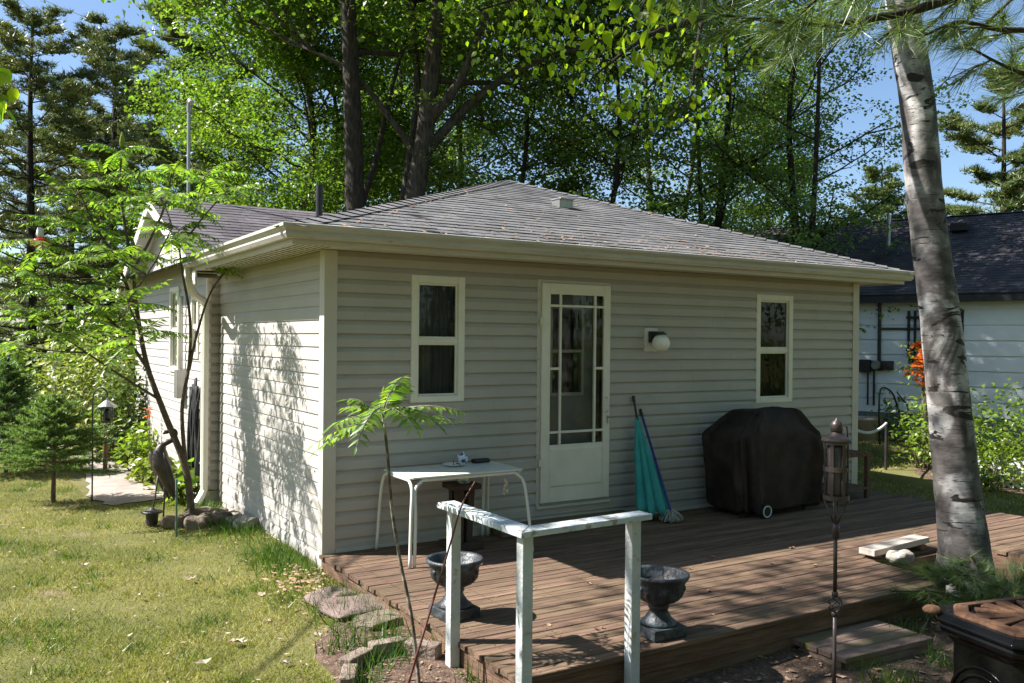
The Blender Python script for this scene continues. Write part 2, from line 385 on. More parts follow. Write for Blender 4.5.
def tag(o, label=None, cat=None, group=None, kind=None):
    if label: o['label'] = label
    if cat: o['category'] = cat
    if group: o['group'] = group
    if kind: o['kind'] = kind
    return o
def thing(name, label, cat, loc=(0, 0, 0), group=None):
    o = bpy.data.objects.new(name, None); col.objects.link(o); o.location = loc
    o.empty_display_size = 0.2
    return tag(o, label, cat, group)
def copy_tree(o, parent=None):
    c = o.copy(); col.objects.link(c)
    if parent is not None: c.parent = parent
    for ch in o.children: copy_tree(ch, c)
    return c

def np_mesh(name, V, F):
    """V (n,3), F (m,k) all faces with k corners"""
    me = bpy.data.meshes.new(name)
    V = np.ascontiguousarray(V, dtype=np.float32); F = np.ascontiguousarray(F, dtype=np.int32)
    me.vertices.add(len(V)); me.vertices.foreach_set('co', V.ravel())
    m, k = F.shape
    me.loops.add(m * k); me.loops.foreach_set('vertex_index', F.ravel())
    me.polygons.add(m); me.polygons.foreach_set('loop_start', np.arange(0, m * k, k, dtype=np.int32))
    me.polygons.foreach_set('loop_total', np.full(m, k, dtype=np.int32))
    me.update(calc_edges=True); me.validate()
    return me

def leaves_VF(P, D, Nn, L, W, fold=0.12, wide=0.42):
    """one folded diamond leaf at every P, tip along D, facing Nn"""
    D = vnorm(D); S = vnorm(np.cross(D, Nn)); Nn = np.cross(S, D)
    L = np.asarray(L)[:, None]; W = np.asarray(W)[:, None]
    b = P; t = P + D * L - Nn * L * fold
    l = P + D * L * wide + S * W / 2 + Nn * W * fold; r = P + D * L * wide - S * W / 2 + Nn * W * fold
    n = len(P); V = np.stack([b, r, t, l], 1).reshape(-1, 3)
    i = np.arange(n)[:, None] * 4
    F = np.concatenate([i + np.array([[0, 1, 2]]), i + np.array([[0, 2, 3]])], 0)
    return V, F
def oval_VF(P, D, Nn, L, W):
    """rounder leaf for sprays near the lens: six points, folded along the midrib"""
    D = vnorm(D); S = vnorm(np.cross(D, Nn)); Nn = np.cross(S, D); L = np.asarray(L)[:, None]; W = np.asarray(W)[:, None]
    pt = lambda t, s, h: P + D * L * t + S * W * s + Nn * L * h
    V = np.stack([pt(0, 0, 0), pt(.22, -.42, .05), pt(.55, -.44, .02), pt(1, 0, -.14), pt(.55, .44, .02), pt(.22, .42, .05)], 1).reshape(-1, 3)
    i = np.arange(len(P))[:, None] * 6
    F = np.concatenate([i + np.array([[0, 1, 2]]), i + np.array([[0, 2, 3]]), i + np.array([[0, 3, 4]]), i + np.array([[0, 4, 5]])], 0)
    return V, F
def blades_VF(P, D, Nn, L, W):
    """thin triangles: needles, grass"""
    D = vnorm(D); S = vnorm(np.cross(D, Nn)); L = np.asarray(L)[:, None]; W = np.asarray(W)[:, None]
    V = np.stack([P - S * W / 2, P + S * W / 2, P + D * L], 1).reshape(-1, 3)
    F = np.arange(len(P) * 3).reshape(-1, 3)
    return V, F
def cat_VF(parts):
    Vs, Fs, n = [], [], 0
    for V, F in parts: Vs.append(V); Fs.append(F + n); n += len(V)
    return np.concatenate(Vs), np.concatenate(Fs)
def rand_dir(n, g=rng):
    return vnorm(g.normal(size=(n, 3)))

def bez(pts, k=8):
    """smooth path through points (Catmull-Rom)"""
    P = [np.array(p, float) for p in pts]; P = [2 * P[0] - P[1]] + P + [2 * P[-1] - P[-2]]
    out = []
    for i in range(1, len(P) - 2):
        for j in range(k):
            t = j / k; a, b, c, d = P[i - 1], P[i], P[i + 1], P[i + 2]
            out.append(0.5 * (2 * b + (c - a) * t + (2 * a - 5 * b + 4 * c - d) * t * t + (3 * b - a - 3 * c + d) * t ** 3))
    out.append(P[-2]); return out

def gh(x, y):
    """height of the ground"""
    x = np.asarray(x, float); y = np.asarray(y, float)
    h = -0.20 + 0.012 * np.sin(1.7 * x + .4) * np.cos(1.3 * y) + 0.006 * np.sin(4.1 * x + 2.2 * y)
    h = h + 0.07 * np.exp(-((x + 0.1) ** 2 / 0.5)) * (1 / (1 + np.exp(-(y + 2.6) * 4))) * (1 / (1 + np.exp((y - 3.2) * 3)))
    h = h - 0.06 / (1 + np.exp((y + 2.9) * 4)) * (1 / (1 + np.exp(-(x - 0.1) * 5)))
    return h

# ================================================================ GROUND
def build_ground():
    s = np.linspace(-1, 1, 221)
    gx = np.sinh(s * 6.2) / np.sinh(6.2) * 400
    gx = np.sign(s) * (np.abs(s) * 14 + np.abs(s) ** 7 * 386)
    X, Y = np.meshgrid(gx + 1.0, gx + 1.0, indexing='ij')
    Z = gh(X, Y); n = len(gx)
    V = np.stack([X, Y, Z], -1).reshape(-1, 3)
    i = np.arange(n * n).reshape(n, n)
    F = np.stack([i[:-1, :-1], i[1:, :-1], i[1:, 1:], i[:-1, 1:]], -1).reshape(-1, 4)
    o = link('ground', np_mesh('ground', V, F), 'ground', smooth=True); tag(o, kind='structure')
build_ground()

def patch(name, outline, m, dz=0.012, res=0.12, kind='structure', rough=0.03):
    """irregular sheet lying on the ground inside an outline"""
    pts = bez(list(outline) + [outline[0]], 5)[:-1]
    pts = [(p[0] + random.uniform(-rough, rough), p[1] + random.uniform(-rough, rough)) for p in pts]
    cx = sum(p[0] for p in pts) / len(pts); cy = sum(p[1] for p in pts) / len(pts)
    vs, fs = [], []; k = len(pts); rings = 9
    for j in range(rings + 1):
        t = j / rings
        for p in pts:
            x = cx + (p[0] - cx) * t; y = cy + (p[1] - cy) * t
            vs.append((x, y, float(gh(x, y)) + dz * (1 if j < rings else 0.25)))
    for j in range(rings):
        for i in range(k):
            a = j * k + i; b = j * k + (i + 1) % k
            fs.append((a, b, b + k, a + k))
    o = MB().add(vs, fs).build(name, m, smooth=True); tag(o, kind=kind); return o
patch('garden_soil', [(-0.62, -1.55), (-0.28, -1.15), (-0.08, -0.6), (0.1, -0.3), (0.2, -2.4), (0.0, -3.2), (-0.3, -3.2), (-0.7, -2.6)], 'soil', rough=0.05)
patch('bare_soil', [(0.1, -2.85), (1.5, -2.8), (3.2, -2.8), (3.5, -2.3), (5.0, -2.2), (6.4, -2.6), (5.2, -4.6), (3.0, -5.4), (0.8, -5.6), (-0.2, -4.2), (-0.2, -3.2)], 'soil', rough=0.06)
patch('planting_bed', [(9.0, .7), (9.6, 1.3), (10.6, 1.8), (11.5, 1.0), (10.8, -0.4), (9.6, -0.9), (8.85, -.3)], 'soil', rough=0.05)
def build_path():
    L = [(-1.02, 4.15), (-1.18, 4.9), (-1.05, 6.2), (-0.95, 8), (-1.0, 10.4), (-1.3, 13.0)]; Rr = [(-0.42, 4.2), (-0.36, 5.0), (-0.42, 6.4), (-0.48, 8), (-0.55, 10.2), (-0.8, 13.0)]
    L = bez([(a, b, 0) for a, b in L], 6); Rr = bez([(a, b, 0) for a, b in Rr], 6)
    vs, fs = [], []
    for i, (a, b) in enumerate(zip(L, Rr)):
        for t in range(5):
            p = a + (b - a) * t / 4; vs.append((p[0] + random.uniform(-.05, .05), p[1] + (random.uniform(-.12, .12) if i == 0 else 0), float(gh(p[0], p[1])) + 0.012))
    for i in range(len(L) - 1):
        for t in range(4): k = i * 5 + t; fs.append((k, k + 1, k + 6, k + 5))
    tag(MB().add(vs, fs).build('garden_path', 'concrete'), kind='structure')
    vs = [(-60, 37.5, -0.17), (10, 37.5, -0.17), (10, 43.5, -0.17), (-60, 43.5, -0.17)]
    tag(MB().add(vs, [(0, 1, 2, 3)]).build('road', 'asphalt'), kind='structure')
build_path()

# ================================================================ COTTAGE
def siding(width, z0, z1, place, openings=(), course=0.109, out=0.027, cove=True):
    """lapped boards; place(u, offset, z) gives the world point; openings = (u0, u1, z0, z1)"""
    mb = MB(); n = int(math.ceil((z1 - z0) / course)); jr = random.Random(int(width * 77)); jl = 0.0
    for k in range(n):
        a = z0 + k * course; b = min(z1, a + course)
        cuts = sorted({a, b} | {z for o in openings for z in (o[2], o[3]) if a < z < b})
        f0 = lambda z, a=a: out * float(np.interp((z - a) / course, (0, .10, .60, .80, 1.0), (1.0, 1.0, .88, .42, .10) if cove else (1.0, .94, .60, .46, .15)))
        cuts = sorted(set(cuts) | {z for z in (a + .60 * course, a + .80 * course) if z < b})
        for c0, c1 in zip(cuts[:-1], cuts[1:]):
            mid = (c0 + c1) / 2; segs = [(0, width)]
            for (u0, u1, q0, q1) in openings:
                if q0 < mid < q1:
                    new = []
                    for s0, s1 in segs:
                        if u1 <= s0 or u0 >= s1: new.append((s0, s1)); continue
                        if u0 > s0: new.append((s0, u0))
                        if u1 < s1: new.append((u1, s1))
                    segs = new
            jn = []
            for s0, s1 in segs:
                q = jr.uniform(s0, s1) if c0 == a else jl
                jl = q
                if s0 + .3 < q < s1 - .3: jn += [(s0, q, 0.0), (q, s1, .0016)]
                else: jn.append((s0, s1, 0.0))
            for s0, s1, dj in jn:
                f = lambda z, f0=f0, dj=dj: f0(z) + dj
                mb.quad(place(s0, f(c0), c0), place(s1, f(c0), c0), place(s1, f(c1), c1), place(s0, f(c1), c1))
                if c0 == a: mb.quad(place(s0, 0.0, c0), place(s1, 0.0, c0), place(s1, out + dj, c0), place(s0, out + dj, c0))
    return mb

house = thing('cottage', 'beige sided cottage with grey hipped roof standing behind the wooden deck', 'house', (3.2, 4, -0.2))
WX, SOF = 6.45, 2.40
W1 = (0.735, 1.215, 1.185, 2.225); W2 = (4.80, 5.345, 1.06, 2.205); DR = (2.005, 2.80, 0.21, 2.235)
siding(WX, 0.0, SOF, lambda u, o, z: (u, -o, z), [W1, W2, DR]).build('front_wall', 'siding', house)
siding(3.45, -0.218, SOF, lambda u, o, z: (-o, 3.45 - u, z), out=.012).build('side_wall', 'siding', house)
siding(3.45, -0.218, SOF, lambda u, o, z: (WX + o, u, z)).build('side_wall', 'siding', house)
# carcass behind the boards: back wall, floor, ceiling, main house box
c = MB()
c.span((0.10, 0.62, -0.3), (6.35, 0.68, 2.39)); c.span((0.02, 0.02, -0.3), (6.43, 0.62, -0.02))
c.build('room_shell', 'interior', house)
for u0, u1 in ((0.01, 0.73), (1.22, 2.0), (2.805, 4.795), (5.35, 6.44)):
    pass
m = MB()
m.span((-0.112, 3.46, -0.3), (8.0, 8.4, 2.39)); m.build('main_wall', 'siding', house)
g = MB()      # gable and lapped boards of the main part, facing the lawn
def gz(y): return 3.46 - 0.385 * abs(y - 5.93)
GW = [(0.45, 0.80, 1.46, 2.19), (1.55, 2.10, 1.26, 2.33)]
siding(4.95, -0.218, 2.40, lambda u, o, z: (-0.12 - o, 8.4 - u, z), [(4.95 - b - 0.0, 4.95 - a, z0, z1) for a, b, z0, z1 in GW], out=.012).build('gable_wall', 'siding', house)
k = 0
z = 2.40
while z < 3.3:
    half = (3.46 - z) / 0.385; h2 = (3.46 - z - .109) / 0.385
    y0, y1 = max(5.93 - half, 3.46), min(5.93 + half, 8.4); w0, w1 = max(5.93 - h2, 3.46), min(5.93 + h2, 8.4)
    g.quad((-0.133, y0, z), (-0.133, y1, z), (-0.122, w1, z + .109), (-0.122, w0, z + .109)); g.quad((-0.12, y0, z), (-0.12, y1, z), (-0.133, y1, z), (-0.133, y0, z))
    z += 0.109
g.build('gable', 'siding', house)
siding(0.13, -0.218, 2.40, lambda u, o, z: (-0.13 + u, 3.455 - o, z)).build('return_wall', 'siding', house)
t = MB()
t.span((-0.034, -0.034, -0.218), (0.075, 0.006, SOF)); t.span((-0.034, 0.0061, -0.218), (0.004, 0.075, SOF))
t.build('corner_trim', 'trim', house, bevel=0.003)
t = MB(); t.span((WX - 0.075, -0.034, -0.02), (WX + 0.034, 0.006, SOF)); t.span((WX - 0.002, 0.0061, -0.218), (WX + 0.034, 0.075, SOF)); t.build('corner_trim', 'trim', house, bevel=0.003)
t = MB(); t.span((-0.15, 3.43, -0.218), (-0.10, 3.47, 2.4)); t.build('corner_trim', 'trim', house, bevel=0.003)
t = MB(); t.span((0.08, -0.033, -0.005), (6.37, 0.004, 0.030)); t.build('base_trim', 'trim', house)
# ---- soffit, fascia, gutter
EX0, EX1, EY = -0.5, 6.86, -0.5
s = MB()
s.span((EX0 + .10, EY + .10, 2.405), (EX1 - .10, -0.002, 2.42)); s.span((EX0 + .10, 0.0, 2.405), (-0.002, 3.0, 2.42)); s.span((WX + .002, 0.0, 2.405), (EX1 - .10, 8.4, 2.42))
for i in range(9): s.span((-0.40 + 0.0, 0.05 + i * .32, 2.400), (-0.01, 0.056 + i * .32, 2.406))
s.span((-0.35, 3.03, 2.380), (-0.04, 3.44, 2.394)); s.build('soffit', 'soffit', house)
s = MB()
for i in range(70):
    for j in range(7):
        s.box((-0.36 + j * 0.05, -0.35 + i * 0.045, 2.4035), (0.010, 0.022, 0.003))
s.build('soffit_vent_holes', 'interior', house)['kind'] = 'stuff'
s = MB(); s.span((EX0 + .085, EY + .085, 2.385), (EX1 - .085, EY + .10, 2.50)); s.span((EX0 + .085, EY + .10, 2.385), (EX0 + .10, 3.0, 2.50)); s.span((EX1 - .10, EY + .10, 2.385), (EX1 - .085, 8.4, 2.50))
s.build('fascia', 'trim', house)
prof = [(0.083, 2.425), (0.03, 2.425), (0.012, 2.455), (0.018, 2.478), (-0.012, 2.505), (-0.012, 2.528), (0.0, 2.532), (0.004, 2.522), (0.004, 2.507), (0.03, 2.482), (0.022, 2.458), (0.038, 2.438), (0.08, 2.438)]
def gutter(name, pts):
    mb = MB(); rings = []
    for (x, y, ox, oy) in pts: rings.append([(x + ox * p, y + oy * p, z) for p, z in prof])
    mb.loft(rings); return mb.build(name, 'gutter', house)
gutter('gutter', [(EX0, EY, 1, 1), (EX1, EY, -1, 1)])
gutter('gutter', [(EX0, 3.02, 1, 0), (EX0, EY + 0.001, 1, 1)])
gutter('gutter', [(EX1, EY + 0.001, -1, 1), (EX1, 8.0, -1, 0)])
for i in range(12):
    s = MB(); s.box((0.2 + i * 0.6, EY + 0.035, 2.520), (0.02, 0.07, 0.006)); s.build('gutter_strap', 'metal', house)
# ---- roof: shingle courses on each slope
AP = (3.55, 3.12, 3.77); RB = (3.55, 8.6, 3.77)
def shingles(p0, p1, q1, q0, courses, tabw=0.32, th=0.009, seed=1):
    """p0-p1 eave, q0-q1 top edge; each tab is its own island"""
    r = random.Random(seed); mb = MB()
    p0, p1, q0, q1 = (np.array(v, float) for v in (p0, p1, q0, q1))
    nrm = np.cross(p1 - p0, (q0 + q1) / 2 - p0); nrm /= np.linalg.norm(nrm)
    if nrm[2] < 0: nrm = -nrm
    for c_ in range(courses):
        t0, t1 = c_ / courses, (c_ + 1) / courses
        a0, a1 = p0 + (q0 - p0) * t0, p1 + (q1 - p1) * t0; b0, b1 = p0 + (q0 - p0) * t1, p1 + (q1 - p1) * t1
        L = np.linalg.norm(a1 - a0)
        if L < 0.02: continue
        u = (a1 - a0) / L; Lb = np.linalg.norm(b1 - b0)
        off_b = np.dot(b0 - a0, u); upv = (b0 - a0) - u * off_b
        x = -r.uniform(0, tabw)
        while x < L:
            x1 = x + tabw * r.choice((0.7, 1.0, 1.25)); s0, s1 = max(x, 0), min(x1 - 0.004, L)
            if s1 > s0 + .01:
                e = th * r.uniform(0.7, 1.3)
                lo0 = a0 + u * s0 + nrm * e; lo1 = a0 + u * s1 + nrm * e
                h0 = min(max(s0, off_b), off_b + Lb); h1 = min(max(s1, off_b), off_b + Lb)
                hi0 = a0 + u * h0 + upv + nrm * .002; hi1 = a0 + u * h1 + upv + nrm * .002
                base = len(mb.v)
                mb.add([lo0, lo1, hi1, hi0, lo0 - nrm * e, lo1 - nrm * e], [(0, 1, 2, 3), (4, 5, 1, 0)])
            x = x1
    return mb
def roof_sheet(mb, *p): mb.add(p, [tuple(range(len(p)))]); return mb
E0, E1 = (-0.47, -0.47, 2.512), (6.83, -0.47, 2.512); B0, B1 = (-0.47, 8.6, 2.512), (6.83, 8.6, 2.512)
roof = MB()
dz = lambda p, d=-0.006: (p[0], p[1], p[2] + d)
roof.add([dz(E0), dz(E1), dz(AP), dz(RB), dz(B0), dz(B1)], [(0, 1, 2), (1, 5, 3, 2), (4, 0, 2, 3)])
roof_o = roof.build('roof', 'shingle', house)
shingles(E0, E1, AP, AP, 29, seed=2).build('shingle_courses', 'shingle', roof_o)
shingles((-0.47, 3.0, 2.512), E0, AP, (3.55, 3.13, 3.77), 29, seed=3).build('shingle_courses', 'shingle', roof_o)
shingles(E1, B1, RB, AP, 29, seed=4).build('shingle_courses', 'shingle', roof_o)
def ridge_caps(a, b, n, w=0.13, seed=1):
    a = np.array(a, float); b = np.array(b, float); d = vnorm(b - a); s_ = vnorm(np.cross(d, (0, 0, 1))); up = np.cross(s_, d); mb = MB(); L = np.linalg.norm(b - a) / n
    for i in range(n):
        p = a + d * L * i; q = p + d * L * 0.995
        e0, e1 = 0.017, 0.008
        mb.add([p - s_ * w + up * (e0 - .03), p + up * e0 * 1.2, p + s_ * w + up * (e0 - .03), q - s_ * w + up * (e1 - .03), q + up * e1 * 1.2, q + s_ * w + up * (e1 - .03)], [(0, 1, 4, 3), (1, 2, 5, 4)])
    return mb
ridge_caps(E0, AP, 36).build('ridge_cap', 'shingle', roof_o); ridge_caps(E1, AP, 36).build('ridge_cap', 'shingle', roof_o); ridge_caps(RB, AP, 36).build('ridge_cap', 'shingle', roof_o)
# main gabled roof running across behind
RX0 = -0.37
m0 = (RX0, 3.0, 2.415); m1 = (9.0, 3.0, 2.415); r0 = (RX0, 5.93, 3.56); r1 = (9.0, 5.93, 3.56); n0 = (RX0, 8.86, 2.415); n1 = (9.0, 8.86, 2.415)
mr = MB(); mr.add([dz(m0), dz(m1), dz(r1), dz(r0), dz(n0), dz(n1)], [(0, 1, 2, 3), (3, 2, 5, 4)])
main_roof = mr.build('gable_roof', 'shingle_dark', house)
M['shingle_shaded'] = shingle_mat('shaded_grey_shingles', (0.085, 0.075, 0.085), (0.145, 0.13, 0.142), (0.11, 0.10, 0.11))  # foliage shade on the main roof is put into this darker colour
shingles(m0, m1, r1, r0, 22, seed=5).build('shingle_courses', 'shingle_shaded', main_roof)
shingles(n1, n0, r0, r1, 22, seed=6).build('shingle_courses', 'shingle_shaded', main_roof)
rk = MB()
for ya, za, yb, zb in ((3.0, 2.40, 5.93, 3.545), (8.86, 2.40, 5.93, 3.545)):
    rk.add([(RX0, ya, za - .15), (RX0, yb, zb - .15), (RX0, yb, zb), (RX0, ya, za), (RX0 + .02, ya, za - .15), (RX0 + .02, yb, zb - .15), (RX0 + .02, yb, zb), (RX0 + .02, ya, za)], [(0, 1, 2, 3), (4, 7, 6, 5), (0, 3, 7, 4), (0, 4, 5, 1), (3, 2, 6, 7)])
rk.build('rake_board', 'window_white', house)
rk = MB()
for ya, za, yb, zb in ((3.0, 2.345, 5.93, 3.49), (8.86, 2.345, 5.93, 3.49)):
    rk.add([(RX0 + .02, ya, za - .015), (-0.115, ya, za - .015), (-0.115, yb, zb - .015), (RX0 + .02, yb, zb - .015)], [(0, 1, 2, 3)])
rk.build('rake_soffit', 'soffit', house)
# roof furniture
VX, VY, VZ = 3.33, 1.54, 3.275
v = MB(); v.box((VX, VY, VZ - .03), (0.19, 0.16, 0.10)); v.box((VX, VY - .01, VZ + .022), (0.21, 0.19, 0.014)); v.build('roof_vent', 'metal', house, bevel=0.006)
v = MB(); v.tube([(1.49, 4.45, 2.95), (1.49, 4.45, 3.70)], 0.045, 14); v.lathe([(0.10, 0), (0.055, .08)], (1.49, 4.45, 2.98), 14); v.build('vent_pipe', 'black_plastic', house)
v = MB(); v.tube([(0.20, 6.15, 2.6), (0.195, 6.15, 4.84)], 0.025, 12); v.build('service_mast', 'metal', house)
v = MB(); v.tube([(0.195, 6.15, 4.84), (0.195, 6.13, 4.95), (0.19, 6.05, 4.97), (0.19, 5.98, 4.92)], 0.035, 10); v.build('weatherhead', 'metal', house)
# downspout
v = MB(); P = bez([(-0.44, 2.98, 2.43), (-0.44, 2.98, 2.30), (-0.36, 3.12, 2.17), (-0.20, 3.34, 2.09), (-0.175, 3.385, 1.95), (-0.175, 3.385, 1.0), (-0.175, 3.385, 0.10), (-0.19, 3.37, -0.02), (-0.30, 3.2, -0.12)], 5)
v.tube(P, 0.042, 8); v.build('downspout', 'window_white', house)

def sash_window(w, label_parent, y=0.0, curtain=False, xdir=None):
    u0, u1, z0, z1 = w
    put = (lambda u, o, z: (u, -o, z)) if xdir is None else xdir
    def sp(mb, a, b): 
        A = put(*a); B = put(*b); return mb.span(A, B)
    fw = 0.050
    win = MB()
    sp(win, (u0 - .012, -0.03, z0 - .012), (u0 + fw, 0.030, z1 + .012)); sp(win, (u1 - fw, -0.03, z0 - .012), (u1 + .012, 0.030, z1 + .012))
    sp(win, (u0 + fw, -0.03, z1 - fw), (u1 - fw, 0.030, z1 + .012)); sp(win, (u0 + fw, -0.03, z0 - .012), (u1 - fw, 0.030, z0 + fw * .8))
    f = win.build('window', 'window_white', label_parent, bevel=0.004)
    zm = z0 + (z1 - z0) * 0.485
    for (a, b, off) in ((zm + .018, z1 - fw, 0.004), (z0 + fw * .8, zm - .018, 0.0)):
        sa = MB(); sw = 0.018
        sp(sa, (u0 + fw, off - .02, a), (u0 + fw + sw, off + .006, b)); sp(sa, (u1 - fw - sw, off - .02, a), (u1 - fw, off + .006, b))
        sp(sa, (u0 + fw + sw, off - .02, b - sw), (u1 - fw - sw, off + .006, b)); sp(sa, (u0 + fw + sw, off - .02, a), (u1 - fw - sw, off + .006, a + sw))
        sa.build('sash', 'window_white', f, bevel=0.003)
        gl = MB(); g0 = put(u0 + fw + sw, off - .006, a + sw); g1 = put(u1 - fw - sw, off - .006, a + sw); g2 = put(u1 - fw - sw, off - .006, b - sw); g3 = put(u0 + fw + sw, off - .006, b - sw)
        gl.quad(g0, g1, g2, g3); gl.build('pane', 'glass', f)
    ml = MB(); sp(ml, (u0 + fw, -0.02, zm - .018), (u1 - fw, 0.016, zm + .018)); ml.build('meeting_rail', 'window_white', f, bevel=0.003)
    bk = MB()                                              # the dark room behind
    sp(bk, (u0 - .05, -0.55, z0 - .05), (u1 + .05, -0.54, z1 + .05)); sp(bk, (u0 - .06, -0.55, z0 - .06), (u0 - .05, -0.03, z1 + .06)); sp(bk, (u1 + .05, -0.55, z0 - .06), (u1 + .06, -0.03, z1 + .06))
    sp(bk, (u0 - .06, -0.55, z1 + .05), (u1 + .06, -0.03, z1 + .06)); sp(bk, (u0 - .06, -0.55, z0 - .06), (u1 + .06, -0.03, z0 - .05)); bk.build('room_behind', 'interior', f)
    if curtain:
        cu = MB(); n = 40; vs = []
        for i in range(n + 1):
            u = u0 + .02 + (u1 - u0 - .04) * i / n; o = -0.09 + 0.018 * sin(i * 1.25) + 0.01 * sin(i * .53 + 1)
            vs += [put(u, o, z0 + .03), put(u, o, z1 - .03)]
        cu.add(vs, [(2 * i, 2 * i + 2, 2 * i + 3, 2 * i + 1) for i in range(n)]); cu.build('curtain', 'curtain', f, smooth=True)
    return f
f1 = sash_window(W1, house, curtain=True); f1['label'] = 'sash window with drawn grey curtain, left of the door'
f2 = sash_window(W2, house); f2['label'] = 'sash window above the covered grill'
for a, b, z0, z1 in GW:
    u = (3.45 + a, 3.45 + b)
    sash_window((u[0], u[1], z0, z1), house, xdir=lambda u, o, z: (-0.12 - o, u, z))
# storm door
dr = MB(); u0, u1, z0, z1 = DR; dw = u1 - u0; dh = z1 - z0
def du(px): return u0 + (px - 45) / 187 * dw
def dzz(px): return z1 - (px - 57) / 583 * dh
gx0, gx1, gz0, gz1 = du(69), du(213), dzz(486), dzz(89)
yb, yf = -0.012, -0.045
dr.span((u0 + .012, yf, z0 + .01), (gx0, yb, z1 - .01)); dr.span((gx1, yf, z0 + .01), (u1 - .004, yb, z1 - .01)); dr.span((gx0, yf, gz1), (gx1, yb, z1 - .01)); dr.span((gx0, yf, z0 + .01), (gx1, yb, gz0))
for p in (96, 189): dr.span((du(p) - .011, yf - .001, gz0), (du(p) + .011, yb - .002, gz1))
for p in (119, 453): dr.span((gx0, yf + .001, dzz(p) - .011), (gx1, yb - .003, dzz(p) + .011))
for xa, xb in ((gx0, du(96)), (du(189), gx1)): dr.span((xa, yf + .001, dzz(285) - .012), (xb, yb - .003, dzz(285) + .012))
door = dr.build('storm_door', 'door_white', house, bevel=0.003)
p = MB(); q0, q1, q2, q3 = du(69), du(211), dzz(598), dzz(494); e = .018
p.add([(q0, yf - .001, q2), (q1, yf - .001, q2), (q1, yf - .001, q3), (q0, yf - .001, q3), (q0 + e, yf - .007, q2 + e), (q1 - e, yf - .007, q2 + e), (q1 - e, yf - .007, q3 - e), (q0 + e, yf - .007, q3 - e)], [(0, 1, 5, 4), (1, 2, 6, 5), (2, 3, 7, 6), (3, 0, 4, 7), (4, 5, 6, 7)])
p.build('kick_panel', 'door_white', door)
p = MB(); p.quad((gx0, -0.026, gz0), (gx1, -0.026, gz0), (gx1, -0.026, gz1), (gx0, -0.026, gz1)); p.build('pane', 'glass', door)
p = MB(); p.span((u0 - .03, -0.028, z0 - .015), (u0 + .010, 0.02, z1 + .02)); p.span((u1 - .002, -0.024, z0 - .015), (u1 + .012, 0.02, z1 + .012)); p.span((u0 + .010, -0.028, z1 - .008), (u1 - .002, 0.02, z1 + .02)); p.span((u0 - .03, -0.05, z0 - .04), (u1 + .012, 0.02, z0 - .015))
p.build('door_frame', 'trim', house, bevel=0.003)
for zz in (dzz(160), dzz(530)):
    p = MB(); p.box((u0 + .004, -0.05, zz), (0.034, 0.012, 0.07)); p.tube([(u0 + .008, -0.056, zz - .04), (u0 + .008, -0.056, zz + .04)], 0.007, 8); p.build('hinge', 'window_white', door)
p = MB(); p.tube([(du(221), yf, dzz(365)), (du(221), yf - .035, dzz(368)), (du(221), yf - .04, dzz(385)), (du(221), yf - .035, dzz(402)), (du(221), yf, dzz(405))], 0.007, 8); p.build('handle', 'window_white', door, smooth=True)
p = MB(); p.box((du(226), yf - .005, dzz(425)), (0.022, 0.014, 0.075)); p.tube([(du(226), yf, dzz(418)), (du(226), yf - .04, dzz(420))], 0.008, 8); p.build('latch', 'metal', door)
# inner door with its window
p = MB(); iu0, iu1, iz0, iz1 = du(100), du(179), dzz(352), dzz(125); iy = 0.13
p.span((u0, iy, 0.0), (iu0, iy + .04, z1)); p.span((iu1, iy, 0.0), (u1, iy + .04, z1)); p.span((iu0, iy, iz1), (iu1, iy + .04, z1)); p.span((iu0, iy, 0), (iu1, iy + .04, iz0)); idr = p.build('inner_door', 'inner_door', house)
p = MB()
for a, b in (((iu0 - .03, iz0 - .03), (iu0, iz1 + .03)), ((iu1, iz0 - .03), (iu1 + .03, iz1 + .03)), ((iu0, iz0 - .03), (iu1, iz0)), ((iu0, iz1), (iu1, iz1 + .03)), ((iu0, dzz(243)), (iu1, dzz(235)))):
    p.span((a[0], iy - .015, a[1]), (b[0], iy + .002, b[1]))
p.build('window_trim', 'trim', idr)
p = MB(); p.quad((iu0, iy + .02, iz0), (iu1, iy + .02, iz0), (iu1, iy + .02, iz1), (iu0, iy + .02, iz1)); p.build('pane', 'glass', idr)
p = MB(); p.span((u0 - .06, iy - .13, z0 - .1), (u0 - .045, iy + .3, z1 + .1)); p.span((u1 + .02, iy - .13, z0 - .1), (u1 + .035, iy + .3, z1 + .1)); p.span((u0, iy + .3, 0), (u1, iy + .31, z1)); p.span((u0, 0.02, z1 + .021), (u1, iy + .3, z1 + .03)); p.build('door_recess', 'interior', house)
# door step
p = MB(); p.span((1.5, -0.24, 0.004), (2.98, -0.02, 0.075)); p.build('door_step', 'mossy_wood', house, bevel=0.006)
# porch light: white plate, black bracket, opal globe
lp = MB(); lp.span((3.235, -0.030, 1.60), (3.40, -0.002, 1.83)); plate = lp.build('porch_light', 'window_white', house, bevel=0.006)
lp = MB(); lp.span((3.275, -0.066, 1.69), (3.385, -0.031, 1.80)); lp.span((3.30, -0.13, 1.775), (3.40, -0.060, 1.80)); lp.build('lamp_bracket', 'black_metal', plate, bevel=0.004)
lp = MB(); lp.lathe([(0.05, .078), (0.055, 0.095)], (3.345, -0.14, 1.69), 16); lp.build('lamp_cap', 'black_metal', plate)
lp = MB(); lp.lathe([(0.001, -.088)] + [(0.088 * cos(a), 0.088 * sin(a)) for a in np.linspace(-1.45, 1.1, 14)], (3.345, -0.14, 1.685), 22); lp.build('globe', 'globe', plate, smooth=True)
# utility box on the gable wall
p = MB(); p.span((-0.24, 4.55, 0.95), (-0.134, 4.75, 1.30)); p.span((-0.20, 4.63, 1.30), (-0.16, 4.67, 2.2)); p.build('utility_box', 'metal', house, bevel=0.006)

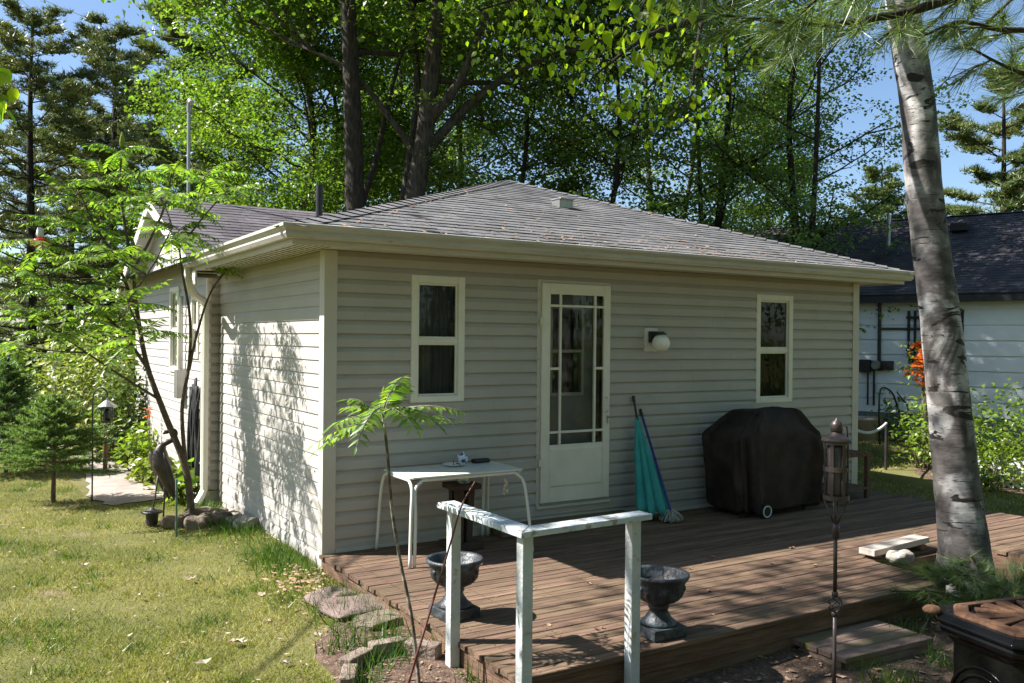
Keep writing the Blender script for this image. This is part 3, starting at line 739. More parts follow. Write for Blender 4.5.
# ================================================================ DECK
deck = thing('deck', 'low weathered brown wooden deck along the front of the cottage', 'deck', (3.2, -1.5, -0.2))
d = MB(); rr = random.Random(3)
y = -2.96; bw = 0.092
while y < -0.03:
    x1 = 6.5 if y > -2.36 else 3.62; spans_ = []
    x = -0.05 + rr.uniform(-.012, .012); ends = []
    joint = rr.choice((1.8, 3.0, 3.6, 4.2, 2.4)) if y > -2.36 else rr.choice((1.2, 2.4, 9))
    for a, b in ((x, min(joint, x1)), (joint + .004, x1 + rr.uniform(-.008, .008))) + (() if y > -2.36 else ((4.86 + rr.uniform(-.008, .008), 6.5),)):
        if b - a > .1:
            zz = rr.uniform(-.0025, .0015); n = max(2, int((b - a) / .25)); vs = []
            yb_ = min(y + bw - .007, -0.02)
            prof_y = [(y, -.028), (y, -.004), (y + .004, 0), (yb_ - .004, 0), (yb_, -.004), (yb_, -.028)]
            ph = rr.uniform(0, 6)
            rings = []
            for i in range(n + 1):
                xx = a + (b - a) * i / n; w = .002 * sin(xx * 2 + ph)
                rings.append([(xx, py + w, pz + zz) for py, pz in prof_y])
            d.loft(rings)
    y += bw
d.build('deck_boards', 'board', deck)
nl = MB()
for jx in np.arange(0.1, 6.5, 0.41):
    yy = -2.96
    while yy < -0.03:
        if jx < 3.6 or jx > 4.9 or yy > -2.36:
            for q in (.025, .06): nl.add([(jx - .004, yy + q - .004, .0018), (jx + .004, yy + q - .004, .0018), (jx + .004, yy + q + .004, .0018), (jx - .004, yy + q + .004, .0018)], [(0, 1, 2, 3)])
        yy += bw
nl.build('nail_heads', 'black_metal', deck)['kind'] = 'stuff'
k = MB(); k.span((-0.03, -2.935, -.145), (3.62, -2.905, -.030)); k.span((-0.03, -2.925, -.30), (3.62, -2.895, -.149)); k.build('front_skirt', 'fascia_wood', deck, bevel=0.004)
k = MB(); k.span((-0.035, -2.905, -.145), (-0.007, -0.02, -.030)); k.span((-0.028, -2.89, -.30), (0.0, -0.02, -.149)); k.build('side_skirt', 'fascia_wood', deck, bevel=0.004)
k = MB(); k.span((3.59, -2.36, -.30), (4.89, -2.33, -.030)); k.span((3.59, -2.9, -.30), (3.615, -2.36, -.03)); k.span((4.865, -2.93, -.30), (4.89, -2.362, -.03)); k.span((4.892, -2.93, -.30), (6.45, -2.905, -.03)); k.span((6.455, -2.93, -.3), (6.48, -0.02, -.03)); k.build('back_skirt', 'fascia_wood', deck, bevel=0.004)
# ================================================================ RAILING
rl = thing('deck_railing', 'L-shaped white railing on three posts at the deck corner', 'railing', (0.0, -3.0, -0.2))
for (x, y_, zb) in ((-0.072, -2.30, -.14), (-0.065, -3.035, -.28), (0.655, -2.995, -.16)):
    k = MB(); k.span((x - .031, y_ - .031, zb), (x + .031, y_ + .031, .742)); k.build('post', 'white_paint', rl, bevel=0.005)
def slab(poly, z0, z1, nm):
    k = MB(); k.prism(poly, z0, z1); k.build(nm, 'rail_cap', rl, bevel=0.004)
slab([(-0.130, -3.105), (-0.012, -2.99), (-0.015, -2.20), (-0.130, -2.20)], .743, .775, 'cap_rail')
slab([(-0.126, -3.106), (0.735, -3.06), (0.735, -2.945), (-0.008, -2.99)], .743, .774, 'cap_rail')

# ================================================================ THINGS ON THE DECK
# ---- folding table
T0, T1, TY0, TY1, TZ = 0.44, 1.45, -0.65, -0.11, 0.645
tb = thing('folding_table', 'white folding table with bent tube legs against the front wall', 'table', (0.94, -0.38, 0.0))
k = MB(); k.prism([(T0 + .02, TY0), (T1 - .02, TY0), (T1, TY0 + .02), (T1, TY1 - .02), (T1 - .02, TY1), (T0 + .02, TY1), (T0, TY1 - .02), (T0, TY0 + .02)], TZ - .004, TZ + .010); k.build('table_top', 'table_top', tb, bevel=0.003)
def leg(pts): 
    k = MB(); k.tube(bez(pts, 6), 0.0125, 10); k.build('leg', 'table_tube', tb, smooth=True)
zt = TZ - .018
leg([(T0 - .03, TY1 + .04, 0), (T0 - .01, TY1 + .015, .42), (T0 + .005, TY1 - .005, zt - .05), (T0 + .015, TY1 - .06, zt)])
leg([(T0 - .045, TY0 - .085, 0), (T0 - .02, TY0 - .045, .35), (T0 + .002, TY0 - .01, zt - .07), (T0 + .012, TY0 + .06, zt)])
leg([(T0 - .010, TY0 - .090, 0), (T0 + .015, TY0 - .05, .35), (T0 + .03, TY0 - .010, zt - .07), (T0 + .10, TY0 + .012, zt)])
leg([(T1 + .03, TY0 - .09, 0), (T1 + .01, TY0 - .03, .40), (T1 - .01, TY0 + .0, zt - .07), (T1 - .08, TY0 + .012, zt)])
leg([(T1 + .0, TY1 + .04, 0), (T1 - .015, TY1 + .02, .40), (T1 - .02, TY1 - .005, zt - .06), (T1 - .02, TY1 - .07, zt)])
leg([(T1 - .05, TY1 + .045, 0), (T1 - .06, TY1 + .02, .40), (T1 - .07, TY1 - .0, zt - .05), (T1 - .12, TY1 - .012, zt)])
k = MB(); k.tube([(T0 + .012, TY0 + .06, zt), (T0 + .015, TY1 - .06, zt)], .012, 8); k.tube([(T0 + .10, TY0 + .012, zt), (T1 - .08, TY0 + .012, zt)], .012, 8); k.tube([(T0 + .05, TY1 - .012, zt), (T1 - .12, TY1 - .012, zt)], .012, 8); k.tube([(T1 - .02, TY1 - .07, zt), (T1 - .012, TY0 + .05, zt)], .012, 8)
k.build('frame', 'table_tube', tb)
# ---- on the table
zt = TZ + .0105
pl = thing('plate', 'small white plate lying on the folding table', 'plate', (1.02, -0.24, zt))
k = MB(); k.lathe([(0.04, 0), (0.06, 0.004), (0.095, 0.016), (0.098, 0.018), (0.094, 0.019), (0.058, 0.008), (0.001, 0.007)], (1.02, -0.24, zt), 28); k.build('dish', 'ceramic', pl, smooth=True)
k = MB(); k.tube([(0.99, -.30, zt + .010), (1.0, -.27, zt + .025), (1.01, -.25, zt + .045)], .004, 6); k.tube([(1.06, -.28, zt + .010), (1.055, -.27, zt + .018), (1.03, -.26, zt + .024)], .005, 6); k.build('cigarette_end', 'brown_wood', pl)
bw_ = thing('sugar_bowl', 'small blue and white china bowl on the table', 'bowl', (1.15, -0.16, zt))
k = MB(); k.lathe([(0.028, 0), (0.034, 0.006), (0.044, 0.03), (0.05, 0.062), (0.053, 0.075), (0.049, 0.075), (0.042, 0.04), (0.001, 0.03)], (1.15, -0.16, zt), 24); k.build('bowl', 'blue_china', bw_, smooth=True)
k = MB(); k.lathe([(0.046, 0.070), (0.03, 0.080), (0.012, 0.084), (0.014, 0.095), (0.008, .10), (0.001, 0.10)], (1.15, -0.16, zt), 20); k.build('lid', 'blue_china', bw_, smooth=True)
k = MB(); k.box((0, 0, 0), (.165, .07, .034), Matrix.Rotation(R(6), 3, 'Z')); k.v = [(x + 1.315, y - .17, z + zt + .017) for x, y, z in k.v]
tag(k.build('glasses_case', 'black_plastic', bevel=0.014), 'flat black case lying at the back of the table', 'case')
# chime hanging from the table edge
ch = thing('shell_chime', 'little string of pale shells hanging under the table edge', 'ornament', (1.385, -0.45, .62))
k = MB(); k.tube([(1.385, -.45, .625), (1.388, -.45, .54)], .0025, 5); k.build('string', 'rope', ch)
k = MB()
for i in range(7): k.box((1.385 + random.uniform(-.02, .03), -.45 + random.uniform(-.02, .02), .56 - i * .022), (.022, .006, .026), Matrix.Rotation(random.uniform(0, 3), 3, 'Z') @ Matrix.Rotation(random.uniform(-.5, .5), 3, 'Y'))
k.build('shells', 'ceramic', ch)
# ---- plant stand
sx, sy = 1.03, -0.36
st = thing('plant_stand', 'dark wooden pedestal stand under the folding table', 'stand', (sx, sy, 0))
k = MB(); k.box((sx, sy, .51), (.24, .24, .045)); k.build('stand_top', 'dark_wood', st, bevel=.005)
k = MB()
for a, b in ((-.05, -.05), (.05, -.05), (-.05, .05), (.05, .05)): k.add([(sx + a * .8 - .026, sy + b * .8 - .026, .06), (sx + a * .8 + .026, sy + b * .8 - .026, .06), (sx + a * .8 + .026, sy + b * .8 + .026, .06), (sx + a * .8 - .026, sy + b * .8 + .026, .06), (sx + a - .03, sy + b - .03, .488), (sx + a + .03, sy + b - .03, .488), (sx + a + .03, sy + b + .03, .488), (sx + a - .03, sy + b + .03, .488)], [(3, 2, 1, 0), (4, 5, 6, 7), (0, 1, 5, 4), (1, 2, 6, 5), (2, 3, 7, 6), (3, 0, 4, 7)])
k.build('column', 'dark_wood', st)
k = MB(); k.box((sx, sy, .032), (.27, .27, .055)); k.build('stand_base', 'dark_wood', st, bevel=.006)
k = MB(); k.lathe([(0.05, 0), (.058, .01), (.075, .06), (.08, .085), (.074, .085), (.066, .05), (.001, .04)], (sx + .01, sy - .02, .5335), 22)
tag(k.build('flower_pot', 'floral', smooth=True), 'small painted pot with blue and yellow flowers on the pedestal stand', 'pot')
# ---- urns
URN = [(0.001, .065), (0.105, .066), (0.108, .075), (0.082, .095), (0.062, .125), (0.052, .15), (0.060, .158), (0.062, .168), (0.055, .176), (0.075, .19), (0.115, .21), (0.140, .24), (0.146, .262), (0.150, .270), (0.150, .300), (0.157, .312), (0.158, .322), (0.172, .332), (0.178, .345), (0.176, .358), (0.166, .362), (0.150, .350), (0.140, .30), (0.10, .275), (0.001, .272)]
def make_urn(x, y, rz, label):
    u = thing('garden_urn', label, 'urn', (x, y, 0), 'blue grey pedestal urns on the deck')
    k = MB(); k.box((0, 0, .032), (.235, .235, .064), Matrix.Rotation(rz, 3, 'Z')); k.v = [(a + x, b + y, c) for a, b, c in k.v]; k.build('plinth', 'urn', u, bevel=.006)
    k = MB(); k.lathe(URN, (x, y, 0), 72, rib=18, ribamp=.028, ribz=(0.19, 0.265)); 
    for j in range(18):
        a = 2 * pi * j / 18 + .1
        if j % 3 == 0:
            k.lathe([(.012, -.004), (.02, .0), (.012, .006), (.001, .008)], (0, 0, 0), 8); n = 32
            vs = k.v[-n:]; rot = Matrix.Rotation(a, 3, 'Z') @ Matrix.Rotation(pi / 2, 3, 'Y')
            k.v[-n:] = [tuple(rot @ Vector(q) + Vector((x + .150 * cos(a), y + .150 * sin(a), .286))) for q in vs]
    k.build('bowl', 'urn', u, smooth=True)
    k = MB(); k.lathe([(.001, .290), (.08, .292), (.138, .288)], (x, y, 0), 20); k.build('potting_soil', 'pot_soil', u)
make_urn(0.15, -1.90, 0.06, 'blue grey garden urn standing behind the left railing post')
make_urn(1.02, -2.79, -0.05, 'blue grey garden urn standing at the front edge of the deck, right of the railing')
# ---- umbrella and mop
um = thing('patio_umbrella', 'folded teal patio umbrella leaning against the front wall', 'umbrella', (3.10, -0.33, 0))
def lerp(a, b, t): return tuple(a[i] + (b[i] - a[i]) * t for i in range(3))
ua, ub = (3.13, -0.30, 0.03), (3.085, -0.045, 1.16)
k = MB(); k.tube([ua, ub], .012, 10); k.tube([lerp(ua, ub, .96), lerp(ua, ub, 1.01)], .016, 10); k.build('pole', 'black_plastic', um)
rings = []
for i in range(15):
    t = .05 + .80 * i / 14; c_ = lerp(ua, ub, t); s_ = 1 - i / 14; ring = []
    rad = .014 + .118 * s_ ** 0.8
    for j in range(98):
        a = 2 * pi * j / 98; q = rad * (1 + (.62 * abs(cos(3.5 * a + .8 * s_ + .4)) - .34) * min(1, s_ * 2.4) + .10 * cos(3 * a + 2))
        ring.append((c_[0] + q * cos(a) * 1.08, c_[1] + q * sin(a) * .8 + .0, c_[2] + .022 * cos(7 * a) * s_ - (.02 * (1 - s_))))
    rings.append(ring)
k = MB(); k.loft(rings); k.build('canopy', 'teal', um, smooth=True)
mp = thing('mop', 'string mop with a blue handle leaning beside the folded umbrella', 'mop', (3.22, -0.42, 0))
ma, mb_ = (3.26, -0.40, 0.09), (3.19, -0.03, 1.02)
k = MB(); k.tube([ma, mb_], .0125, 10); k.build('handle', 'blue_plastic', mp)
k = MB(); k.tube([lerp(ma, mb_, .95), lerp(ma, mb_, 1.02)], .016, 10); k.build('grip', 'black_plastic', mp)
k = MB()
for i in range(150):
    a = random.uniform(0, 2 * pi); r_ = random.uniform(.03, .12) ; z_ = random.uniform(.06, .11)
    p0 = (3.26 + .02 * cos(a), -.40 + .02 * sin(a), z_); p1 = (3.26 + r_ * .6 * cos(a), -.41 + r_ * .6 * sin(a), z_ * .9); p2 = (3.26 + r_ * cos(a), -.41 + r_ * sin(a), .006 + random.uniform(0, .03))
    k.tube([p0, p1, p2], .006, 5)
k.build('mop_head', 'mop', mp, smooth=True)
# ---- covered grill
gr = thing('covered_grill', 'barbecue grill under a black fabric cover on the deck', 'grill', (4.45, -.42, 0))
GX, GY = 3.86, -0.72
sec = [(.04, .08, 1.15, .03, .55, .8), (.20, .055, 1.175, .01, .57, .6), (.45, .03, 1.19, .0, .58, .45), (.66, .01, 1.20, -.005, .585, .3), (.745, .0, 1.195, .0, .58, .2), (.795, .015, 1.195, .005, .575, .12), (.835, .065, 1.11, .02, .55, .16), (.90, .15, 1.03, .05, .51, .2), (.965, .235, .98, .07, .48, .16), (1.01, .28, .95, .09, .46, .1), (1.03, .33, .90, .14, .40, .05)]
rings = []
N_ = 120
sa_ = np.array(sec); zz_ = np.concatenate([np.linspace(.04, .74, 22), np.linspace(.76, 1.03, 14)])
sec2 = [tuple([z_] + [float(np.interp(z_, sa_[:, 0], sa_[:, q])) for q in range(1, 6)]) for z_ in zz_]
fold = lambda x: (1 - abs(sin(x))) ** 4
for (z_, a0, a1, b0, b1, f_) in sec2:
    ring = []
    for j in range(N_):
        th = 2 * pi * j / N_; cx_, sx_ = cos(th), sin(th); e_ = 2 / 7
        ux = abs(cx_) ** e_ * (1 if cx_ > 0 else -1); uy = abs(sx_) ** e_ * (1 if sx_ > 0 else -1)
        x_ = (a0 + a1) / 2 + ux * (a1 - a0) / 2; y_ = (b0 + b1) / 2 + uy * (b1 - b0) / 2
        w = f_ * (.034 * sin(th * 7 + 1.3 + z_ * 1.5) + .026 * sin(th * 13 + 3.0 * z_ + .7) + .016 * sin(th * 23 - 2 * z_))
        w += .030 * fold(th * 1.5 + z_ * 2.1 + .4) * min(1, (1.05 - z_) * 3) + .022 * fold(th * 2.5 - z_ * 2.8 + 1.9) + .016 * fold(th * 4 + z_ * 1.2) - .014 * fold(th * 3 + .9 + sin(z_ * 6) * .4)
        hem = .02 * sin(th * 5 + 1) + .012 * sin(th * 11) if z_ < .1 else .004 * sin(th * 9 + z_ * 12)
        ring.append((GX + x_ + w * cx_ * 1.2, GY + y_ + w * sx_ * 1.2, z_ + hem + (.015 * sin(x_ * 9) if z_ > .9 else 0)))
    rings.append(ring)
k = MB(); k.loft(rings); k.build('fabric_cover', 'grill_cover', gr, smooth=True, sub=1)
k = MB(); k.span((GX + .12, GY + .10, .05), (GX + 1.08, GY + .50, .09))
for xx in (.14, 1.04):
    for yy in (.12, .46): k.span((GX + xx - .02, GY + yy - .02, .002), (GX + xx + .02, GY + yy + .02, .3))
k.build('cart_frame', 'black_metal', gr)
for wx, wy in ((GX + .295, GY - .035), (GX + .295, GY + .50)):
    k = MB()
    def ringx(r0, r1, hw, n=28):
        vs = []
        for r_, w_ in ((r0, -hw), (r1, -hw), (r1, hw), (r0, hw)):
            for j in range(n): vs.append((wx + r_ * cos(2 * pi * j / n), wy + w_, .072 + r_ * sin(2 * pi * j / n)))
        return vs, [((a) * n + j, (a) * n + (j + 1) % n, ((a + 1) % 4) * n + (j + 1) % n, ((a + 1) % 4) * n + j) for a in range(4) for j in range(n)]
    k.add(*ringx(.001, .071, .018)); wh = k.build('wheel', 'rubber', gr)
    k = MB(); k.add(*ringx(.047, .058, .022)); k.build('rim', 'white_plastic', wh)
# ---- low brown rack by the house corner
rk_ = thing('plant_bench', 'low brown slatted bench at the right end of the deck by the wall', 'bench', (5.95, -.35, 0))
for x_, y_ in ((5.42, -.50), (6.02, -.50), (5.42, -.10), (6.02, -.10)):
    k = MB(); k.span((x_ - .022, y_ - .022, 0.001), (x_ + .022, y_ + .022, .46)); k.build('leg', 'brown_wood', rk_, bevel=.003)
for y_ in (-.50, -.10):
    k = MB(); k.span((5.38, y_ - .018, .462), (6.07, y_ + .018, .49)); k.build('side_rail', 'brown_wood', rk_, bevel=.003)
k = MB()
for i in range(5): k.span((5.38, -.52 + i * .092, .10), (6.07, -.52 + i * .092 + .07, .125))
k.build('shelf', 'brown_wood', rk_, bevel=.003)
k = MB()
for i in range(6): k.span((5.39 + i * .115, -.53, .491), (5.39 + i * .115 + .08, -.07, .506))
k.build('seat', 'brown_wood', rk_, bevel=.003)
# ---- plank and stone beside the birch
k = MB(); k.box((0, 0, 0), (.78, .14, .05), Matrix.Rotation(R(3), 3, 'Z') @ Matrix.Rotation(R(-1), 3, 'Y')); k.v = [(x + 4.03, y - 2.235, z + .062) for x, y, z in k.v]
tag(k.build('plank', 'white_wood', bevel=.005), 'pale bare plank lying on the deck beside the birch trunk', 'plank')
for x_, z_, lab in ((3.70, .03, 'small brown block under the left end of the pale plank'), (4.28, .04, 'small brown block under the pale plank close to the birch')):
    k = MB(); k.span((x_, -2.30, .002), (x_ + .08, -2.17, z_)); tag(k.build('wood_block', 'brown_wood', bevel=.004), lab, 'block')
def rock(name, c_, d_, m_, label, seed, group=None, rz=0., cat='stone', sq=3.0):
    g_ = np.random.default_rng(seed); rings = []; ph = g_.uniform(0, 6, 6)
    for z_, s_ in ((-.5, .82), (-.2, 1.0), (.15, 1.0), (.38, .9), (.5, .66)):
        ring = []
        for j in range(22):
            a = 2 * pi * j / 22; e_ = 2 / sq
            x_ = abs(cos(a)) ** e_ * np.sign(cos(a)); y_ = abs(sin(a)) ** e_ * np.sign(sin(a))
            q = s_ * (1 + .10 * sin(2 * a + ph[0]) + .07 * sin(3 * a + ph[1] + z_) + .04 * sin(7 * a + ph[2]))
            X_ = x_ * q * d_[0] / 2; Y_ = y_ * q * d_[1] / 2
            jt = g_.normal(size=2) * .045 * min(d_[0], d_[1]); X_ += jt[0]; Y_ += jt[1]
            ring.append((c_[0] + X_ * cos(rz) - Y_ * sin(rz), c_[1] + X_ * sin(rz) + Y_ * cos(rz), c_[2] + d_[2] * (z_ + .10 * sin(3 * a + ph[3]) + .10 * sin(x_ * 3 + ph[4]) + g_.normal() * .05)))
        rings.append(ring)
    k = MB(); k.loft(rings); return tag(k.build(name, m_, sub=1), label, cat, group)
rock('stone', (3.80, -2.44, .035), (.30, .16, .085), 'stone', 'pale rounded stone wedged under the end of the plank', 4, sq=2.2)
# dry leaves blown on the deck
def dry_leaf(x, y, z, size, label, cat, group, m_='litter', seed=0):
    g_ = random.Random(seed); a = g_.uniform(0, 6.28); out = []
    n = 10; vs = [(0, 0, .25 * size * .2)]
    for j in range(n):
        t = 2 * pi * j / n; r_ = size * .5 * (1 if j % 2 else .62) * g_.uniform(.8, 1.15)
        vs.append((r_ * cos(t) * 1.2, r_ * sin(t) * .8, size * g_.uniform(.04, .34)))
    vs = [(x + p[0] * cos(a) - p[1] * sin(a), y + p[0] * sin(a) + p[1] * cos(a), z + p[2] + .002) for p in vs]
    k = MB(); k.add(vs, [(0, 1 + j, 1 + (j + 1) % n) for j in range(n)])
    return tag(k.build('fallen_leaf', m_), label, cat, group)
for i in range(14):
    dry_leaf([1.55, 2.2, 2.85, 1.9, 2.6, 3.1, .9, .55, 1.3, 3.4, .33, 2.4, 1.75, .8][i], [-2.05, -1.8, -2.0, -2.3, -1.62, -2.2, -1.5, -2.35, -1.75, -1.72, -1.62, -2.5, -2.75, -2.55][i], 0.0, random.uniform(.025, .055), 'small dry brown leaf lying on the deck boards', 'leaf', 'dry leaves on the deck', seed=i)

# ================================================================ GARDEN TORCH
tx, ty, tg = 1.752, -3.44, float(gh(1.752, -3.44))
to = thing('garden_torch', 'dark bronze garden torch on a tall pole in front of the deck', 'torch', (tx, ty, tg))
k = MB(); k.tube([(tx, ty, tg - .1), (tx, ty, .185)], .011, 10); k.tube([(tx, ty, .285), (tx, ty, .70)], .011, 10); k.lathe([(.011, .165), (.018, .17), (.018, .19), (.011, .195)], (tx, ty, 0), 12); k.lathe([(.011, .275), (.018, .28), (.018, .30), (.011, .305)], (tx, ty, 0), 12); k.lathe([(.011, .60), (.02, .61), (.022, .66), (.016, .69)], (tx, ty, 0), 12); k.build('pole', 'bronze', to, smooth=True)
k = MB()
for j in range(4):
    P = []
    for i in range(13):
        t = i / 12; a = 2 * pi * (j / 4 + t * .55); r_ = .004 + .036 * sin(pi * t); P.append((tx + r_ * cos(a), ty + r_ * sin(a), .185 + .10 * t))
    k.tube(P, .0048, 6)
k.build('twisted_basket', 'bronze', to, smooth=True)
k = MB(); k.lathe([(.001, .84), (.05, .842), (.052, .86), (.052, 1.12), (.045, 1.13), (.001, 1.13)], (tx, ty, 0), 22); k.build('fuel_canister', 'bronze', to, smooth=True)
k = MB()
for z_ in (.825, .985, 1.135):
    rg = []
    for r_, zz in ((.061, z_), (.072, z_), (.072, z_ + .026), (.061, z_ + .026)): rg.append([(tx + r_ * cos(2 * pi * j / 24), ty + r_ * sin(2 * pi * j / 24), zz) for j in range(24)])
    rg.append(rg[0]); n = 24
    k.add([p for r_ in rg for p in r_], [(a * n + j, a * n + (j + 1) % n, (a + 1) * n + (j + 1) % n, (a + 1) * n + j) for a in range(4) for j in range(n)])
k.build('band', 'bronze', to)
k = MB()
for j in range(6):
    a = 2 * pi * j / 6 + .3; k.box((tx + .061 * cos(a), ty + .061 * sin(a), .99), (.008, .020, .33), Matrix.Rotation(a, 3, 'Z'))
k.build('cage_slats', 'bronze', to)
k = MB()
for j in range(4):
    a = 2 * pi * j / 4 + .5; k.tube([(tx + .010 * cos(a), ty + .010 * sin(a), .69), (tx + .035 * cos(a), ty + .035 * sin(a), .75), (tx + .066 * cos(a), ty + .066 * sin(a), .826)], .006, 6)
k.build('bracket', 'bronze', to, smooth=True)
k = MB(); k.lathe([(.082, 1.150), (.083, 1.160), (.06, 1.175), (.035, 1.195), (.026, 1.21), (.022, 1.212)], (tx, ty, 0), 24); k.lathe([(.030, 1.205), (.034, 1.210), (.034, 1.245), (.026, 1.262), (.008, 1.272), (.006, 1.282), (.001, 1.284)], (tx, ty, 0), 20); k.tube([(tx + .034, ty - .01, 1.24), (tx + .062, ty - .02, 1.235), (tx + .070, ty - .02, 1.19), (tx + .070, ty - .02, 1.16)], .004, 6); k.build('cap', 'bronze', to, smooth=True)

# ================================================================ OLD IRON STOVE
sc_ = Vector((0.95, -4.955, 0)); sg = float(gh(0.9, -4.93)); top = .69
sv = thing('iron_stove', 'old black cast iron stove with a rusty grate top, in the bare soil', 'stove', (sc_.x, sc_.y, sg))
def octo(w, d_, ch_, z_): 
    P = [(-w + ch_, -d_), (w - ch_, -d_), (w, -d_ + ch_), (w, d_ - ch_), (w - ch_, d_), (-w + ch_, d_), (-w, d_ - ch_), (-w, -d_ + ch_)]
    a = R(-12); return [(sc_.x + x * cos(a) - y * sin(a), sc_.y + x * sin(a) + y * cos(a), z_) for x, y in P]
k = MB(); k.loft([octo(.27, .22, .08, sg + .10), octo(.275, .225, .08, sg + .14), octo(.255, .205, .075, sg + .18), octo(.255, .205, .075, top - .10), octo(.275, .225, .08, top - .07)]); k.build('body', 'stove', sv, bevel=.008)
k = MB(); k.loft([octo(.275, .225, .08, top - .07), octo(.290, .240, .088, top - .058), octo(.300, .250, .09, top - .040), octo(.294, .244, .09, top - .032), octo(.308, .258, .095, top - .018), octo(.308, .258, .095, top - .008), octo(.28, .23, .085, top + .006), octo(.25, .20, .075, top + .006)]); k.build('top_moulding', 'stove', sv, bevel=.004)
a = R(-12); rot = Matrix.Rotation(a, 3, 'Z')
k = MB()
def octs(f, z_): return [tuple(p) for p in octo(.262 * f, .212 * f, .085 * f, z_)]
for f0, f1 in ((.80, 1.0), (.0, .26)):
    if f0 == 0: k.loft([octs(.30, top + .006), octs(.30, top + .018), octs(.24, top + .022)]); continue
    a_, b_, c_, d_ = octs(f0, top + .004), octs(f1, top + .004), octs(f1 - .02, top + .017), octs(f0 + .01, top + .021)
    k.add(a_ + b_ + c_ + d_, [(r_ * 8 + q, r_ * 8 + (q + 1) % 8, ((r_ + 1) % 4) * 8 + (q + 1) % 8, ((r_ + 1) % 4) * 8 + q) for r_ in range(4) for q in range(8)])
for i in range(14):
    a1 = 2 * pi * i / 14 + .1; p0 = sc_ + rot @ Vector((.055 * cos(a1), .045 * sin(a1), top + .013)); p1 = sc_ + rot @ Vector((.222 * cos(a1), .178 * sin(a1), top + .014)); d_ = (p1 - p0).normalized(); s_ = Vector((-d_.y, d_.x, 0)); w0, w1 = .010, .030
    q = [p0 - s_ * w0, p0 + s_ * w0, p1 + s_ * w1, p1 - s_ * w1]; k.add([tuple(v - Vector((0, 0, .008))) for v in q] + [tuple(v + Vector((0, 0, .005))) for v in q], [(3, 2, 1, 0), (4, 5, 6, 7), (0, 1, 5, 4), (1, 2, 6, 5), (2, 3, 7, 6), (3, 0, 4, 7)])
k.build('grate', 'rust', sv, bevel=.004)
k = MB(); k.box(sc_ + rot @ Vector((0, 0, top - .16)), (.40, .30, .01), rot); k.build('ash_plate', 'black_metal', sv)
for sgn in (-1,):
    k = MB(); k.lathe([(.001, .0), (.032, .0), (.036, .010), (.024, .022), (.001, .025)], (0, 0, 0), 14); k.v = [tuple(Vector(q) + sc_ + rot @ Vector((-.29, .20, top - .002))) for q in k.v]; k.build('lug', 'rust', sv, smooth=True)
k = MB()                                        # moulded side panels with raised arcs and studs
for face in (0, 1):
    for i in range(4):
        P = []
        for t in np.linspace(0, pi, 13):
            u_ = .15 - i * .022; q = (cos(t) * u_, sin(t) * (.17 - i * .03))
            loc = Vector((-.257, q[0], top - .32 + q[1])) if face == 0 else Vector((q[0] * 1.2, -.207, top - .32 + q[1]))
            P.append(tuple(sc_ + rot @ loc))
        k.tube(P, .006, 6)
    for sx_ in (-.16, .16):
        loc0 = Vector((-.257, sx_, top - .6)) if face == 0 else Vector((sx_ * 1.2, -.207, top - .6)); loc1 = loc0 + Vector((0, 0, .28)); k.tube([tuple(sc_ + rot @ loc0), tuple(sc_ + rot @ loc1)], .008, 6)
    for i in range(3):
        for s_ in (-1, 1):
            loc = Vector((-.257, s_ * .035, top - .28 - i * .05)) if face == 0 else Vector((s_ * .04, -.207, top - .28 - i * .05)); k.lathe([(.001, -.010), (.010, -.006), (.012, 0), (.010, .006), (.001, .010)], tuple(sc_ + rot @ loc), 8)
k.build('relief', 'stove', sv, smooth=True)
for sx_ in (-.2, .2):
    for sy_ in (-.15, .15):
        b0 = sc_ + rot @ Vector((sx_, sy_, sg + .12)); b1 = sc_ + rot @ Vector((sx_ * 1.2, sy_ * 1.2, sg)); k = MB(); k.tube([tuple(b0), tuple(b1)], [.03, .018], 8); k.build('leg', 'stove', sv)
# wooden step lying in the soil
ws = thing('wooden_step', 'flat mossy wooden step in front of the deck, behind the torch', 'step', (2.4, -3.2, -.25))
aa = R(-3)
for i in range(4):
    k = MB(); k.box((2.40, -3.30 + i * .105, -.170), (.80, .100, .035), Matrix.Rotation(aa, 3, 'Z')); k.build('board', 'mossy_wood', ws, bevel=.005)
k = MB(); k.box((2.42, -3.325, -.235), (.76, .04, .09), Matrix.Rotation(aa, 3, 'Z')); k.box((2.42, -2.995, -.235), (.76, .04, .09), Matrix.Rotation(aa, 3, 'Z')); k.box((2.03, -3.14, -.235), (.04, .29, .09)); k.build('frame', 'mossy_wood', ws, bevel=.004)
# coil of white rope behind the stove
P = []
for i in range(90):
    t = i / 89; a = t * 2 * pi * 4.2; r_ = .13 + .02 * sin(a * 1.7); P.append((3.72 + r_ * cos(a) * 1.25, -2.98 + r_ * sin(a) * .8, float(gh(3.72, -2.98)) + .03 + .075 * t + .01 * sin(a * 2.3)))
k = MB(); k.tube(P, .016, 7); tag(k.build('rope_coil', 'rope', smooth=True), 'heap of coiled white rope at the foot of the birch', 'rope')

